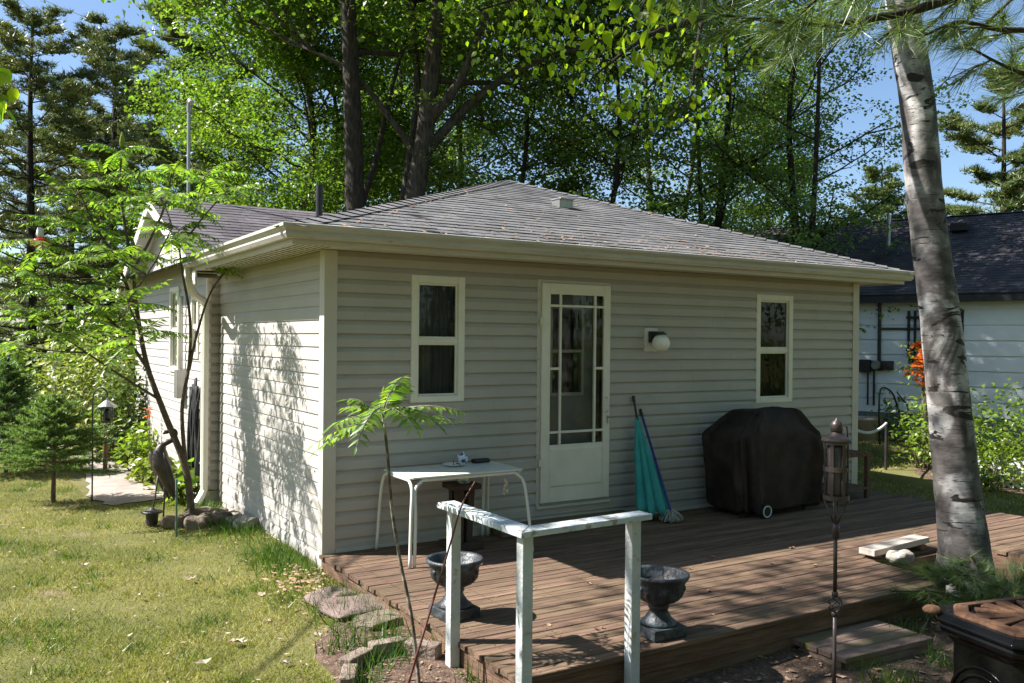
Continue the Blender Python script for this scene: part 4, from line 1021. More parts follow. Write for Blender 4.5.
# ================================================================ STONES AND EDGING
def g0(x, y): return float(gh(x, y))
rock('flagstone', (-.24, -.78, g0(-.24, -.78) + .03), (.34, .30, .07), 'pink_stone', 'small pinkish flagstone nearest the house corner', 11, 'flagstones beside the deck', rz=.4, sq=5)
rock('flagstone', (-.20, -1.12, g0(-.2, -1.12) + .035), (.36, .44, .08), 'pink_stone', 'large pink flagstone in the middle of the row beside the deck', 12, 'flagstones beside the deck', rz=.1, sq=5)
rock('flagstone', (-.16, -1.46, g0(-.16, -1.46) + .03), (.34, .22, .07), 'brown_stone', 'reddish brown flagstone nearest the sapling, beside the deck', 13, 'flagstones beside the deck', rz=.2, sq=5)
for i, (x, y, rz, lab) in enumerate(((-.66, -2.22, 1.1, 'edging block at the left end of the curved row'), (-.54, -2.03, .55, 'edging block second from the left in the curved row'), (-.33, -1.97, -.02, 'edging block in the middle of the curved row'), (-.16, -2.10, -.9, 'edging block next to the deck in the curved row'))):
    k = MB(); k.box((0, 0, 0), (.21, .085, .11), Matrix.Rotation(rz, 3, 'Z')); k.v = [(a + x, b + y, c + g0(x, y) + .035) for a, b, c in k.v]
    tag(k.build('edging_block', 'brick', bevel=.010), lab, 'block', 'edging blocks around the sapling bed')
for i, (x, y, sx_, sy_, rz, lab) in enumerate(((-.66, 2.32, .32, .14, .2, 'flat brown stone at the left of the tree ring'), (-.52, 2.12, .26, .15, -.3, 'brown stone at the front of the tree ring'), (-.34, 2.20, .34, .17, .15, 'large rough brown stone at the right of the tree ring'), (-.40, 2.62, .28, .18, .4, 'rounded brown stone behind the sumac trunk'), (-.22, 2.45, .24, .12, .6, 'small brown stone beside the side wall in the tree ring'))):
    rock('ring_stone', (x, y, g0(x, y) + .045), (sx_, sy_, .13), 'brown_stone', lab, 30 + i, 'stones around the sumac trunk', rz)
rock('stone_slab', (-.14, 2.30, g0(-.14, 2.3) + .04), (.22, .50, .09), 'stone', 'grey stone slab lying along the foot of the side wall', 41)
rock('stone_block', (-.13, 1.85, g0(-.13, 1.85) + .05), (.26, .20, .12), 'stone', 'pale stone block at the foot of the side wall', 42)
for i in range(12):
    dry_leaf([-.95, -1.35, -.6, -.5, -1.0, -.72, -1.25, -.85, -1.55, -.55, -.4, -1.6][i], [.35, .1, -.35, -.85, -1.25, -.95, -1.5, -1.75, -.8, -1.4, -.1, 1.2][i], g0(-1, 0) + .03, random.uniform(.05, .09), 'pale dry leaf lying on the lawn', 'leaf', 'dry leaves on the lawn', 'pale_litter', seed=50 + i)

# ================================================================ NEIGHBOUR HOUSE
A_ = np.array((13.48, 5.21, 0.)); wdir = np.array((.375, -.927, 0)); ndir = np.array((-.927, -.375, 0)); zb = -.25
wdir = wdir / np.linalg.norm(wdir); ndir = ndir / np.linalg.norm(ndir)
nb = thing('neighbour_house', 'white sided house with dark roof seen beyond the deck behind the birch', 'house', (17, 5, zb))
def NP(u, o, z): p = A_ + wdir * u + ndir * o; return (p[0], p[1], z)
U0, U1 = -7.0, 9.0
mb = siding(U1 - U0, 0.28, 2.62, lambda u, o, z: NP(U0 + u, o * 1.6, z), [(1.28 - U0, 1.92 - U0, 1.62, 2.32)], course=0.30, out=0.02, cove=False); mb.build('front_wall', 'siding_white', nb)
def nbox(mb, u0, u1, o0, o1, z0, z1):
    P = [NP(u, o, z) for z in (z0, z1) for o in (o0, o1) for u in (u0, u1)]
    return mb.add(P, [(0, 2, 3, 1), (4, 5, 7, 6), (0, 1, 5, 4), (2, 6, 7, 3), (0, 4, 6, 2), (1, 3, 7, 5)])
k = MB(); nbox(k, U0 + .03, U1 - .03, -8, -.01, zb - .2, 2.6); k.build('shell', 'siding_white', nb)
k = MB(); nbox(k, U0, U1, -.009, .012, zb - .2, .285); k.build('foundation', 'foundation', nb)
k = MB(); nbox(k, U0 - .3, U1 + .3, .30, .34, 2.52, 2.70); nbox(k, U0 - .3, U1 + .3, -.005, .30, 2.56, 2.58); k.build('eave_board', 'blackpaint', nb)
e0, e1, q0, q1 = NP(U0 - .3, .36, 2.68), NP(U1 + .3, .36, 2.68), NP(U0 - .3, -4.0, 4.75), NP(U1 + .3, -4.0, 4.75)
b0, b1 = NP(U0 - .3, -8.4, 2.68), NP(U1 + .3, -8.4, 2.68)
k = MB(); k.add([dz(e0), dz(e1), dz(q1), dz(q0), dz(b0), dz(b1)], [(0, 1, 2, 3), (3, 2, 5, 4)]); nr = k.build('roof', 'shingle_dark', nb)
shingles(e0, e1, q1, q0, 34, tabw=.35, seed=9).build('shingle_courses', 'shingle_dark', nr)
ridge_caps(q0, q1, 50).build('ridge_cap', 'shingle_dark', nr)
for (u, o, z) in ((1.4, -3.0, 4.33), (-2.4, -3.0, 4.33)):
    k = MB(); P = A_ + wdir * u + ndir * o; k.box((P[0], P[1], z), (.55, .35, .16), Matrix.Rotation(R(22), 3, 'Z')); k.build('roof_vent', 'blackpaint', nb, bevel=.01)
k = MB(); P = NP(.05, -2.2, 0); k.tube([(P[0], P[1], 3.0), (P[0], P[1], 4.65)], .045, 10); k.build('vent_pipe', 'metal', nb)
k = MB(); k.tube([NP(.42, .06, 1.30), NP(.42, .06, 2.55)], .035, 8); k.tube([NP(.42, .05, 2.0), NP(1.25, .05, 2.0)], .025, 8); k.tube([NP(.20, .05, .42), NP(.20, .05, 1.2)], .018, 8); k.tube([NP(.32, .05, .42), NP(.32, .05, 1.15)], .022, 8); k.build('conduit', 'black_metal', nb)
k = MB(); nbox(k, .04, .26, .005, .14, 1.10, 1.36); nbox(k, .50, .70, .005, .12, 1.16, 1.34); nbox(k, .26, .50, .005, .08, 1.14, 1.34); mt_ = k.build('electric_meter', 'black_metal', nb, bevel=.01)
k = MB(); c0 = Vector(NP(.38, .08, 1.25)); nv = Vector(ndir); k.tube([c0, c0 + nv * .10], .09, 18); k.tube([c0 + nv * .10, c0 + nv * .15], .075, 18); k.build('meter_dial', 'metal', mt_)
k = MB(); nbox(k, .38, .52, .005, .09, .68, .84); k.build('outlet_box', 'white_plastic', nb, bevel=.008)
k = MB(); nbox(k, 1.30, 1.90, -.05, -.02, 1.64, 2.30); k.build('window', 'interior', nb)
fr = MB(); nbox(fr, 1.22, 1.31, -.02, .035, 1.56, 2.38); nbox(fr, 1.89, 1.98, -.02, .035, 1.56, 2.38); nbox(fr, 1.31, 1.89, -.02, .035, 2.29, 2.38); nbox(fr, 1.31, 1.89, -.02, .035, 1.56, 1.65); nbox(fr, 1.58, 1.61, -.02, .03, 1.65, 2.29); fr.build('window_frame', 'blackpaint', nb)
k = MB()
for u in (.98, 1.10, 1.22): nbox(k, u - .022, u + .022, .036, .08, 1.46, 2.36)
for z in (1.55, 2.2): nbox(k, .94, 1.26, .081, .10, z, z + .05)
k.build('shutter', 'blackpaint', nb)
k = MB(); nbox(k, 1.02, 1.95, .036, .26, 1.30, 1.50); k.build('flower_box', 'blackpaint', nb, bevel=.01)

# ================================================================ RIGHT GARDEN
def leaf_cloud(centers, sig, per, size, g_, droop=.3, asp=.6, up=.9, hang=False, shape=None):
    """leaves scattered about centres (N,3) with spread sig (3,)"""
    centers = np.asarray(centers, float); n = len(centers) * per
    off = g_.normal(size=(n, 3)) * np.asarray(sig); off = np.clip(off, -2.2 * np.asarray(sig), 2.2 * np.asarray(sig))
    P = np.repeat(centers, per, 0) + off
    D = g_.normal(size=(n, 3)); D[:, 2] = D[:, 2] * .35 - droop
    if hang: D[:, 2] -= 1.2
    Nn = vnorm(g_.normal(size=(n, 3)) * .55 + np.array((0, 0, up)))
    L = size * g_.uniform(.65, 1.25, n)
    return (shape or leaves_VF)(P, D, Nn, L, L * asp)

def bush(name, label, cat, c_, r_, h, nleaf, size, m_, seed, group=None, stems=9, shape=1.0):
    g_ = np.random.default_rng(seed); z0 = g0(c_[0], c_[1]); t = thing(name, label, cat, (c_[0], c_[1], z0), group)
    st_ = MB(); cen = []
    for i in range(stems * 4):
        a = g_.uniform(0, 2 * pi); q = r_ * math.sqrt(g_.uniform(.02, 1)); zz = h * (g_.uniform(.15, 1.0) ** .8) * (1 - .45 * (q / r_) ** 2)
        e = np.array((c_[0] + q * cos(a), c_[1] + q * sin(a), z0 + zz)); cen.append(e)
        if i < stems * 2:
            b = np.array((c_[0] + .25 * q * cos(a), c_[1] + .25 * q * sin(a), z0 - .02)); m_id = (b + e) / 2 + np.array((0, 0, .12 * h)) + g_.normal(size=3) * .04
            st_.tube([b, m_id, e], [.012, .008, .003], 5)
    st_.build('stems', 'bark_thin', t)
    per = max(1, nleaf // len(cen)); s_ = .23 * r_
    V, F = leaf_cloud(cen, (s_, s_, .16 * h), per, size, g_)
    V[:, 2] = np.maximum(V[:, 2], z0 + .01)
    link('foliage', np_mesh('foliage', V, F), m_, t)
    return t
bush('garden_shrub', 'leafy green shrub around a wooden post, left of the birch trunk', 'shrub', (9.95, 1.42), .36, 1.0, 620, .085, 'leaf_bush', 201, 'shrubs beyond the deck')
bush('garden_shrub', 'broad leafy shrub behind the white lattice fence, right of the birch', 'shrub', (9.75, 0.25), .90, 1.15, 2400, .085, 'leaf_bush', 202, 'shrubs beyond the deck')
bush('garden_shrub', 'shrub against the photo\'s right edge, behind the end of the lattice fence', 'shrub', (10.7, -.75), .85, 1.05, 1800, .085, 'leaf_bush', 203, 'shrubs beyond the deck')
bush('garden_shrub', 'low leafy plant growing through the front of the short white lattice', 'shrub', (9.05, -.10), .42, .55, 520, .075, 'leaf_bush', 205, 'shrubs beyond the deck')
bush('garden_shrub', 'dark spiky plant in front of the neighbour\'s foundation, near the outlet box', 'shrub', (12.9, 4.0), .40, .9, 220, .10, 'leaf_oak', 204, 'shrubs beyond the deck')
px, py = 10.95, 2.05
k = MB(); k.tube([(px, py, -.3), (px, py, 1.62)], .045, 10); tag(k.build('wooden_post', 'post_wood'), 'rough grey wooden post standing in the shrub left of the birch', 'post')
px, py = px - .12, py - .02
fl = thing('hanging_flowers', 'cluster of orange trumpet flowers on top of the wooden post', 'flowers', (px, py, 1.25))
g_ = np.random.default_rng(77)
cen = np.array([(px + g_.normal() * .07, py + g_.normal() * .07, z) for z in np.linspace(1.05, 1.75, 16)])
V, F = leaf_cloud(cen, (.06, .06, .04), 7, .11, g_, asp=.8); link('petals', np_mesh('petals', V, F), 'orange', fl)
V, F = leaf_cloud(cen + np.array((-.05, .06, 0)), (.12, .12, .06), 9, .08, g_); link('foliage', np_mesh('foliage', V, F), 'leaf_bush', fl)
k = MB(); k.tube([(9.35, 1.62, -.25), (9.35, 1.62, .52)], .022, 8); tag(k.build('stake', 'black_metal'), 'black metal stake holding the white rope near the shrub', 'stake')
P = []
for i in range(41):
    t = i / 40; p = lerp((6.50, .06, .70), (9.35, 1.62, .50), t); P.append((p[0], p[1], p[2] - .16 * 4 * t * (1 - t) * .6))
k = MB(); k.tube(P, .016, 7)
for i in range(40): k.tube([lerp(P[i], P[i + 1], .2), lerp(P[i], P[i + 1], .8)], .021, 6)
tag(k.build('rope', 'rope', smooth=True), 'white rope strung from the house corner to the black stake', 'rope')
k = MB(); k.lathe([(.16, 0), (.19, .02), (.26, .40), (.28, .42), (.28, .47), (.25, .47), (.23, .38), (.001, .36)], (12.6, 4.35, -.22), 22); tag(k.build('planter_pot', 'terracotta', smooth=True), 'pale clay planter pot on the lawn by the neighbour\'s foundation', 'pot')
k = MB(); k.tube(bez([(12.1, 3.7, -.2), (12.0, 3.65, .5), (12.2, 3.75, .85), (12.6, 3.8, .75), (13.0, 3.9, .3)], 6), .018, 7); k.tube(bez([(12.9, 3.9, .75), (13.1, 3.8, .4), (12.9, 3.85, -.2)], 6), .015, 7); tag(k.build('plant_support', 'black_metal', smooth=True), 'bent black metal plant support by the neighbour\'s wall', 'support')
# white lattice fence
def lattice(name, a, b, h, label):
    a = np.array(a, float); b = np.array(b, float); L = np.linalg.norm(b - a); u = (b - a) / L
    t = thing(name, label, 'fence', (a[0], a[1], -.2)); k = MB(); w = .035
    def strip(s0, z0, s1, z1, o):
        p0 = a + u * s0; p1 = a + u * s1; d_ = vnorm(np.array((s1 - s0, z1 - z0))); nx, nz = -d_[1] * w / 2, d_[0] * w / 2; off = np.cross(u, (0, 0, 1)) * o; oo = np.cross(u, (0, 0, 1)) * .006
        q = [p0 + u * nx + off + np.array((0, 0, z0 + nz - .22)), p0 - u * nx + off + np.array((0, 0, z0 - nz - .22)), p1 - u * nx + off + np.array((0, 0, z1 - nz - .22)), p1 + u * nx + off + np.array((0, 0, z1 + nz - .22))]
        k.add(q + [x + oo for x in q], [(0, 1, 2, 3), (7, 6, 5, 4), (0, 3, 7, 4), (1, 5, 6, 2), (0, 4, 5, 1), (3, 2, 6, 7)])
    s = -h
    while s < L:
        s0, z0, s1, z1 = s, 0, s + h, h
        if s0 < 0: z0 = -s0; s0 = 0
        if s1 > L: z1 = h - (s1 - L); s1 = L
        if s1 - s0 > .03: strip(s0, z0, s1, z1, 0); strip(L - s1, z1 if False else z1, L - s0, z0, .008) if False else strip(L - s0, z0, L - s1, z1, .008)
        s += .10
    k.build('lattice_panel', 'white_paint', t)
    k = MB()
    for z_ in (.0, h): 
        p = (a + b) / 2; k.box((p[0], p[1], z_ - .22), (L, .03, .04), Matrix.Rotation(math.atan2(u[1], u[0]), 3, 'Z'))
    k.build('rail', 'white_paint', t)
    for p in (a, b):
        q = MB(); q.span((p[0] - .03, p[1] - .03, -.3), (p[0] + .03, p[1] + .03, h - .17)); q.build('post', 'white_paint', t)
lattice('lattice_fence', (9.15, .45, 0), (9.45, -.45, 0), .40, 'short white lattice fence right behind the birch trunk')
lattice('lattice_fence', (9.55, -.72, 0), (10.2, -1.9, 0), .62, 'taller white lattice fence at the right edge of the view')

# ================================================================ BIRCH
bt = thing('birch_tree', 'tall leaning white birch trunk growing at the edge of the deck', 'tree', (4.24, -2.72, -.22))
pts = [(4.25, -2.72, -.32), (4.235, -2.71, -.10), (4.225, -2.70, .15), (4.17, -2.66, .71), (4.13, -2.63, 1.26), (4.06, -2.59, 1.90), (3.99, -2.55, 2.45), (3.935, -2.51, 3.0), (3.88, -2.48, 3.63), (3.80, -2.42, 4.26), (3.73, -2.38, 4.9), (3.6, -2.3, 6.2), (3.5, -2.2, 8.0), (3.45, -2.1, 10.0), (3.4, -2.0, 12.0)]
rad = [.26, .212, .184, .163, .156, .146, .137, .132, .128, .124, .12, .12, .095, .06, .02]
P = bez(pts, 5); rr_ = np.interp(np.linspace(0, len(pts) - 1, len(P)), range(len(pts)), rad)
k = MB(); n = 28; base = len(k.v); k.tube(P, rr_, n)
vv = []
g_ = np.random.default_rng(8)
for i, q in enumerate(k.v):
    c0 = P[min(i // n, len(P) - 1)]; a = math.atan2(q[1] - c0[1], q[0] - c0[0]); z_ = q[2]
    f = 1 + .03 * sin(3 * a + z_ * 1.1) + .022 * sin(7 * a + z_ * 4.3) + .018 * sin(z_ * 17 + 2 * a)
    if z_ < .25: f += (.25 - z_) * .22 * max(0, sin(4 * a + .6))
    vv.append((c0[0] + (q[0] - c0[0]) * f, c0[1] + (q[1] - c0[1]) * f, z_))
k.v = vv
# a limb reaching over the deck towards the lens
from mathutils import Matrix as _M
cmat = cam.matrix_world.copy()
def at(x, y, d_):                       # development aid: a pixel of the photo at a distance in metres -> a point in the place
    v_ = cmat @ Vector(((x - 512) / 883 * d_, -(y - 341.5) / 883 * d_, -d_)); return np.array(v_)
tr_o = k.build('trunk', 'birch', bt, smooth=True)
lm = MB(); tips = []
LB = [[(3.72, -2.38, 5.0), at(780, -90, 6.8), at(660, -45, 6.3), at(560, -15, 6.0), at(480, 10, 5.8)],
      [(3.74, -2.38, 4.8), at(800, -40, 6.4), at(720, 10, 6.0), at(650, 35, 5.8), at(595, 75, 5.7)],
      [(3.7, -2.37, 5.3), at(800, -120, 7.0), at(720, -50, 6.8), at(700, 30, 6.6), at(690, 110, 6.5)],
      [(3.65, -2.3, 6.0), at(760, -200, 6.4), at(640, -120, 6.0), at(520, -60, 5.8), at(440, -20, 5.6)],
      [(3.6, -2.3, 6.4), at(1000, -260, 7.5), at(1080, -200, 8)], [(3.55, -2.2, 7.4), at(950, -420, 8.5), at(1050, -500, 9)], [(3.5, -2.2, 8), at(800, -520, 8), at(700, -560, 8)]]
for L_ in LB:
    pth = bez(L_, 6); lm.tube(pth, np.linspace(.05, .006, len(pth)), 7); tips.append(pth)
cl = []
for (x, y, d_) in ((488, 28, 5.8), (500, 52, 5.8), (515, 22, 5.9), (540, 18, 5.9), (556, 42, 5.9), (570, 30, 6.0), (590, 58, 5.9), (600, 86, 5.8), (612, 104, 5.8), (628, 62, 6.0), (640, 36, 6.0), (655, 84, 6.0), (688, 92, 6.4), (700, 108, 6.5), (722, 84, 6.4), (735, 60, 6.3), (580, 14, 6.2), (528, 6, 6.1), (655, 6, 6.2), (690, 16, 6.3), (560, 70, 5.8), (675, 60, 6.2), (620, 20, 6.1), (705, 40, 6.2), (470, 8, 5.7), (600, 35, 6.1), (545, -10, 6), (500, -12, 6), (610, -8, 6.1), (640, 110, 5.9), (668, 110, 6.2)):
    e = at(x, y, d_); cl.append(e); best = min((p for t_ in tips[:4] for p in t_), key=lambda p: np.linalg.norm(p - e) + (.4 if p[2] < e[2] else 0))
    lm.tube([best, (best + e) / 2 + np.array((0, 0, .05)), e - np.array((0, 0, .05))], [.006, .004, .002], 5)
lm.build('limbs', 'bark_dark', bt, smooth=True)
g_ = np.random.default_rng(15)
V1 = leaf_cloud(cl, (.16, .16, .11), 26, .052, g_, hang=True, asp=.74, up=.35, shape=oval_VF)
V3_ = leaf_cloud([at(630, 20, 3.6), at(650, 42, 3.6), at(668, 12, 3.7), at(640, -8, 3.5), at(618, 30, 3.7)], (.06, .06, .05), 6, .07, g_, hang=True, asp=.6, up=.35, shape=oval_VF)
lm_ = MB(); lm_.tube([at(720, -110, 6.0), at(690, -60, 4.6), at(650, -10, 3.6), at(632, 30, 3.6)], [.02, .012, .006, .003], 6); lm_.build('limb', 'bark_dark', bt, smooth=True)
upc = np.array([p for L_ in tips[4:] for p in L_[6:]] + [(3.5 + g_.normal() * 1.3, -2.1 + g_.normal() * 1.3, g_.uniform(7, 12)) for _ in range(60)])
V2 = leaf_cloud(upc, (.5, .5, .35), 30, .09, g_, asp=.78)
V, F = cat_VF([V1, V2, V3_]); link('crown', np_mesh('crown', V, F), 'leaf_birch', bt)

# ================================================================ COMPOUND LEAVES: SUMAC
def frond(base, d_, length, pairs, g_, droop=.35, lf=.085, w=.31):
    """one feather leaf: returns path of the stalk and its leaflets"""
    d_ = vnorm(np.array(d_, float)); side = vnorm(np.cross(d_, (0, 0, 1))); P = []
    for i in range(pairs + 3):
        t = i / (pairs + 2); P.append(np.array(base) + d_ * length * t + np.array((0, 0, -droop * length * t * t)))
    pts_, dirs, nor, Ls = [], [], [], []
    for i in range(2, pairs + 2):
        tan = vnorm(P[i + 1] - P[i - 1]); up_ = np.cross(side, tan); up_ = up_ if up_[2] > 0 else -up_
        sc = sin(pi * (0.18 + .72 * (i - 2) / pairs)) * .6 + .4
        for s_ in (-1, 1):
            dd = side * s_ * 1.0 + tan * .45 - np.array((0, 0, .28 + .25 * g_.random())) + g_.normal(size=3) * .12
            pts_.append(P[i]); dirs.append(dd); nor.append(up_ + g_.normal(size=3) * .25); Ls.append(lf * sc * g_.uniform(.85, 1.15))
    pts_.append(P[-1]); dirs.append(vnorm(P[-1] - P[-2])); nor.append(np.array((0, 0, 1.))); Ls.append(lf * .8)
    return P, leaves_VF(np.array(pts_), np.array(dirs), vnorm(np.array(nor)), np.array(Ls), np.array(Ls) * w, fold=.10, wide=.36)
def sumac(label, stems, tipsets, nfr, flen, pairs, lf, m_bark, loc, seed, dr=(.45, .8)):
    g_ = np.random.default_rng(seed); t = thing('sumac_tree', label, 'tree', loc)
    k = MB()
    for pth, r0_, r1_ in stems:
        q = bez(pth, 6); k.tube(q, np.linspace(r0_, r1_, len(q)), 8)
    tips_ = [s_[0][-1] for s_ in stems] if tipsets is None else tipsets
    VF = []
    for tip in tips_:
        tip = np.array(tip, float); n_ = nfr + int(g_.integers(-1, 2)); a0 = g_.uniform(0, 6.28)
        for j in range(n_):
            a = a0 + 2 * pi * j / n_ + g_.normal() * .2; el = g_.uniform(.05, .75 if nfr < 9 else 1.05)
            d_ = (cos(a) * cos(el), sin(a) * cos(el), sin(el)); P, vf = frond(tip - np.array((0, 0, .12 * j / n_)), d_, flen * g_.uniform(.75, 1.15), pairs, g_, droop=g_.uniform(*dr), lf=lf)
            k.tube(P, np.linspace(.0045, .0015, len(P)), 4, cap=False); VF.append(vf)
    tr_ = k.build('trunk', m_bark, t, smooth=True)
    V, F = cat_VF(VF); link('crown', np_mesh('crown', V, F), 'leaf_sumac', t)
    return t, tips_
b0 = (-.469, 2.522, -.25); D_ = 8.88
S = [([b0, at(186, 470, D_), at(165, 415, D_), at(147, 365, D_), at(137, 310, D_), at(133, 270, D_)], .040, .015),
     ([at(186, 470, D_), at(182, 410, 8.95), at(189, 365, 9.0), at(190, 318, 9.0), at(182, 270, 9.05), at(178, 235, 9.1)], .022, .009),
     ([at(189, 370, 9.0), at(198, 330, 9.0), at(212, 290, 9.0), at(237, 258, 9.0)], .016, .006),
     ([at(150, 372, D_), at(120, 330, 8.8), at(85, 300, 8.7), at(50, 285, 8.6)], .018, .007),
     ([at(137, 312, D_), at(118, 265, 8.9), at(95, 225, 8.9), at(78, 190, 8.9)], .018, .008),
     ([at(133, 270, D_), at(150, 240, 8.8), at(165, 205, 8.8), at(172, 170, 8.8)], .016, .008),
     ([at(133, 270, D_), at(125, 225, 8.95), at(120, 185, 9.0), at(122, 150, 9.0)], .016, .008),
     ([at(160, 400, D_), at(120, 375, 8.7), at(75, 345, 8.5), at(30, 315, 8.4)], .014, .005),
     ([at(178, 250, 9.1), at(205, 215, 9.1), at(228, 190, 9.1)], .012, .005),
     ([at(182, 262, 9.05), at(212, 250, 9.0), at(232, 240, 8.95)], .010, .004)]
TP = [at(*q) for q in ((133, 255, 8.88), (178, 228, 9.1), (50, 285, 8.6), (78, 190, 8.9), (172, 168, 8.8), (122, 148, 9.0), (30, 312, 8.4), (228, 188, 9.1), (90, 225, 8.9), (150, 200, 8.8), (62, 330, 8.5), (105, 280, 8.7), (40, 240, 8.6), (100, 175, 9.0), (190, 205, 9.2), (15, 270, 8.5), (60, 215, 8.8), (140, 175, 9.1), (205, 175, 9.3), (110, 240, 9.1), (75, 262, 8.6), (120, 318, 8.7), (20, 345, 8.5), (85, 308, 8.6), (128, 300, 7.5), (172, 228, 7.7), (110, 250, 7.5), (140, 335, 7.7), (160, 195, 7.8))]
TPs = TP + [at(212, 262, 9.0)]
for tp in TP[8:]:
    best = min((np.array(p) for s_ in S for p in bez(s_[0], 4)), key=lambda p: np.linalg.norm(p - tp) + (0 if p[2] < tp[2] else .5))
    S.append(([best, (best + tp) / 2 + np.array((.02, .02, -.02)), tp], .010, .005))
sum_t, _ = sumac('large branching sumac tree with feathery leaves on the lawn beside the side wall', S, TPs, 8, .44, 11, .10, 'bark_thin', (-.469, 2.522, -.2), 5, dr=(.2, .55))
g_ = np.random.default_rng(33); k = MB()
for tp in (TP[0], TP[13], TP[5], TP[9]):
    k = MB(); k.lathe([(.001, 0), (.022, .02), (.028, .06), (.018, .12), (.001, .17)], tuple(tp), 8); k.build('flower_spike', 'leaf_yellow', sum_t)
sp0 = [at(421, 690, 4.75), at(412, 620, 4.75), at(400, 560, 4.75), at(392, 510, 4.75), at(388, 460, 4.75), at(384, 422, 4.75)]; sp0[0][2] = -.25
sp_t, _ = sumac('thin sumac sapling with one tuft of feathery leaves in front of the table', [(sp0, .011, .008), ([at(385, 428, 4.75), at(380, 405, 4.75)], .007, .004)], [at(383, 408, 4.75)], 15, .45, 10, .095, 'twig_pale', (-.36, -2.4, -.2), 23, dr=(.2, .55))
k = MB(); tp = at(384, 395, 4.75); k.lathe([(.001, -.04), (.014, -.02), (.016, .0), (.01, .03), (.001, .05)], tuple(tp), 8); k.build('flower_spike', 'leaf_yellow', sp_t)
k = MB(); P = bez([np.array((-.40, -2.37, -.22)), at(420, 645, 4.7), at(434, 598, 4.75), at(450, 545, 4.75), at(462, 505, 4.78), at(476, 480, 4.8)], 6); k.tube(P, np.linspace(.008, .004, len(P)), 7)
tag(k.build('bare_stick', 'twig_red', smooth=True), 'bare reddish stick leaning beside the sumac sapling', 'stick')

# ================================================================ SMALL SPRUCES
def spruce(label, x, y, h, r_, seed, base=.28, dens=1.0):
    g_ = np.random.default_rng(seed); z0 = g0(x, y); t = thing('young_spruce', label, 'tree', (x, y, z0), 'young spruces on the lawn')
    k = MB(); k.tube([(x, y, z0 - .05), (x + .01, y, z0 + h * .5), (x, y, z0 + h)], [.028, .018, .004], 8); PP, DD, NN = [], [], []
    nb_ = int(95 * dens)
    for i in range(nb_):
        tt = (i / nb_) ** .85; zz = z0 + base + (h - base - .03) * tt; L_ = r_ * (1 - tt) ** .8 * g_.uniform(.75, 1.1) + .05; a = i * 2.399 + g_.normal() * .15; el = -.05 + .7 * tt + g_.normal() * .08
        d_ = np.array((cos(a) * cos(el), sin(a) * cos(el), sin(el))); b = np.array((x, y, zz)); q = [b + d_ * L_ * s_ + np.array((0, 0, .10 * L_ * s_ * s_)) for s_ in np.linspace(0, 1, 6)]
        k.tube(q, np.linspace(.007, .002, 6), 5, cap=False)
        side = vnorm(np.cross(d_, (0, 0, 1)))
        twigs = [(q[0] + (q[5] - q[0]) * .2, q[5])]
        for s_ in np.arange(.25, .95, .13):
            for sg_ in (-1, 1):
                o_ = q[0] + (q[5] - q[0]) * s_; e_ = o_ + (side * sg_ * .8 + d_ * .75 + np.array((0, 0, g_.normal() * .12))) * L_ * .42 * (1.05 - s_); twigs.append((o_, e_))
        for o_, e_ in twigs:
            n_ = max(8, int(np.linalg.norm(e_ - o_) * 330)); u_ = g_.uniform(0, 1, n_)[:, None]; PP.append(o_ + (e_ - o_) * u_); dd = vnorm(e_ - o_) * .9 + rand_dir(n_, g_) * .8 + np.array((0, 0, .15)); DD.append(dd)
    PP = np.concatenate(PP); DD = np.concatenate(DD); n_ = len(PP)
    k.build('trunk', 'bark_thin', t)
    V, F = blades_VF(PP, DD, rand_dir(n_, g_), g_.uniform(.028, .055, n_), np.full(n_, .010)); link('crown', np_mesh('crown', V, F), 'needle_spruce', t)
spruce('young spruce with a bare lower trunk beside the garden path', -1.567, 4.616, 1.22, .74, 301, base=.40)
spruce('bushy young spruce behind the nearest one, at the left edge', -1.95, 7.2, 1.5, .95, 302, base=.2, dens=1.25)
spruce('young spruce half cut off by the left edge of the photo', -2.35, 9.2, 1.5, .75, 303, base=.2)

# ================================================================ LAWN ORNAMENTS
hk = thing('shepherd_hook', 'tall black shepherd hook beside the garden path', 'hook', (-1.17, 4.54, -.2))
hx, hy = -1.17, 4.54
k = MB(); k.tube(bez([(hx, hy, -.3), (hx, hy, .4), (hx, hy, .95), (hx + .03, hy - .02, 1.07), (hx + .09, hy - .05, 1.10), (hx + .14, hy - .08, 1.05), (hx + .14, hy - .085, .99)], 6), .009, 7); k.build('rod', 'black_metal', hk, smooth=True)
lx, ly = hx + .14, hy - .085
ln = thing('hanging_lantern', 'small grey lantern hanging from the shepherd hook', 'lantern', (lx, ly, .75))
k = MB(); k.lathe([(.10, .885), (.105, .89), (.03, .95), (.012, .96), (.008, .985), (.001, .99)], (lx, ly, 0), 14); k.build('roof', 'metal', ln)
k = MB(); k.lathe([(.06, .70), (.065, .72), (.001, .725)], (lx, ly, 0), 14)
for j in range(6): k.tube([(lx + .058 * cos(j * 1.047), ly + .058 * sin(j * 1.047), .71), (lx + .058 * cos(j * 1.047), ly + .058 * sin(j * 1.047), .885)], .006, 5)
k.build('cage', 'black_metal', ln)
k = MB(); k.lathe([(.001, .725), (.04, .725), (.042, .80), (.03, .86), (.001, .865)], (lx, ly, 0), 14); k.build('candle_glass', 'car_glass', ln, smooth=True)
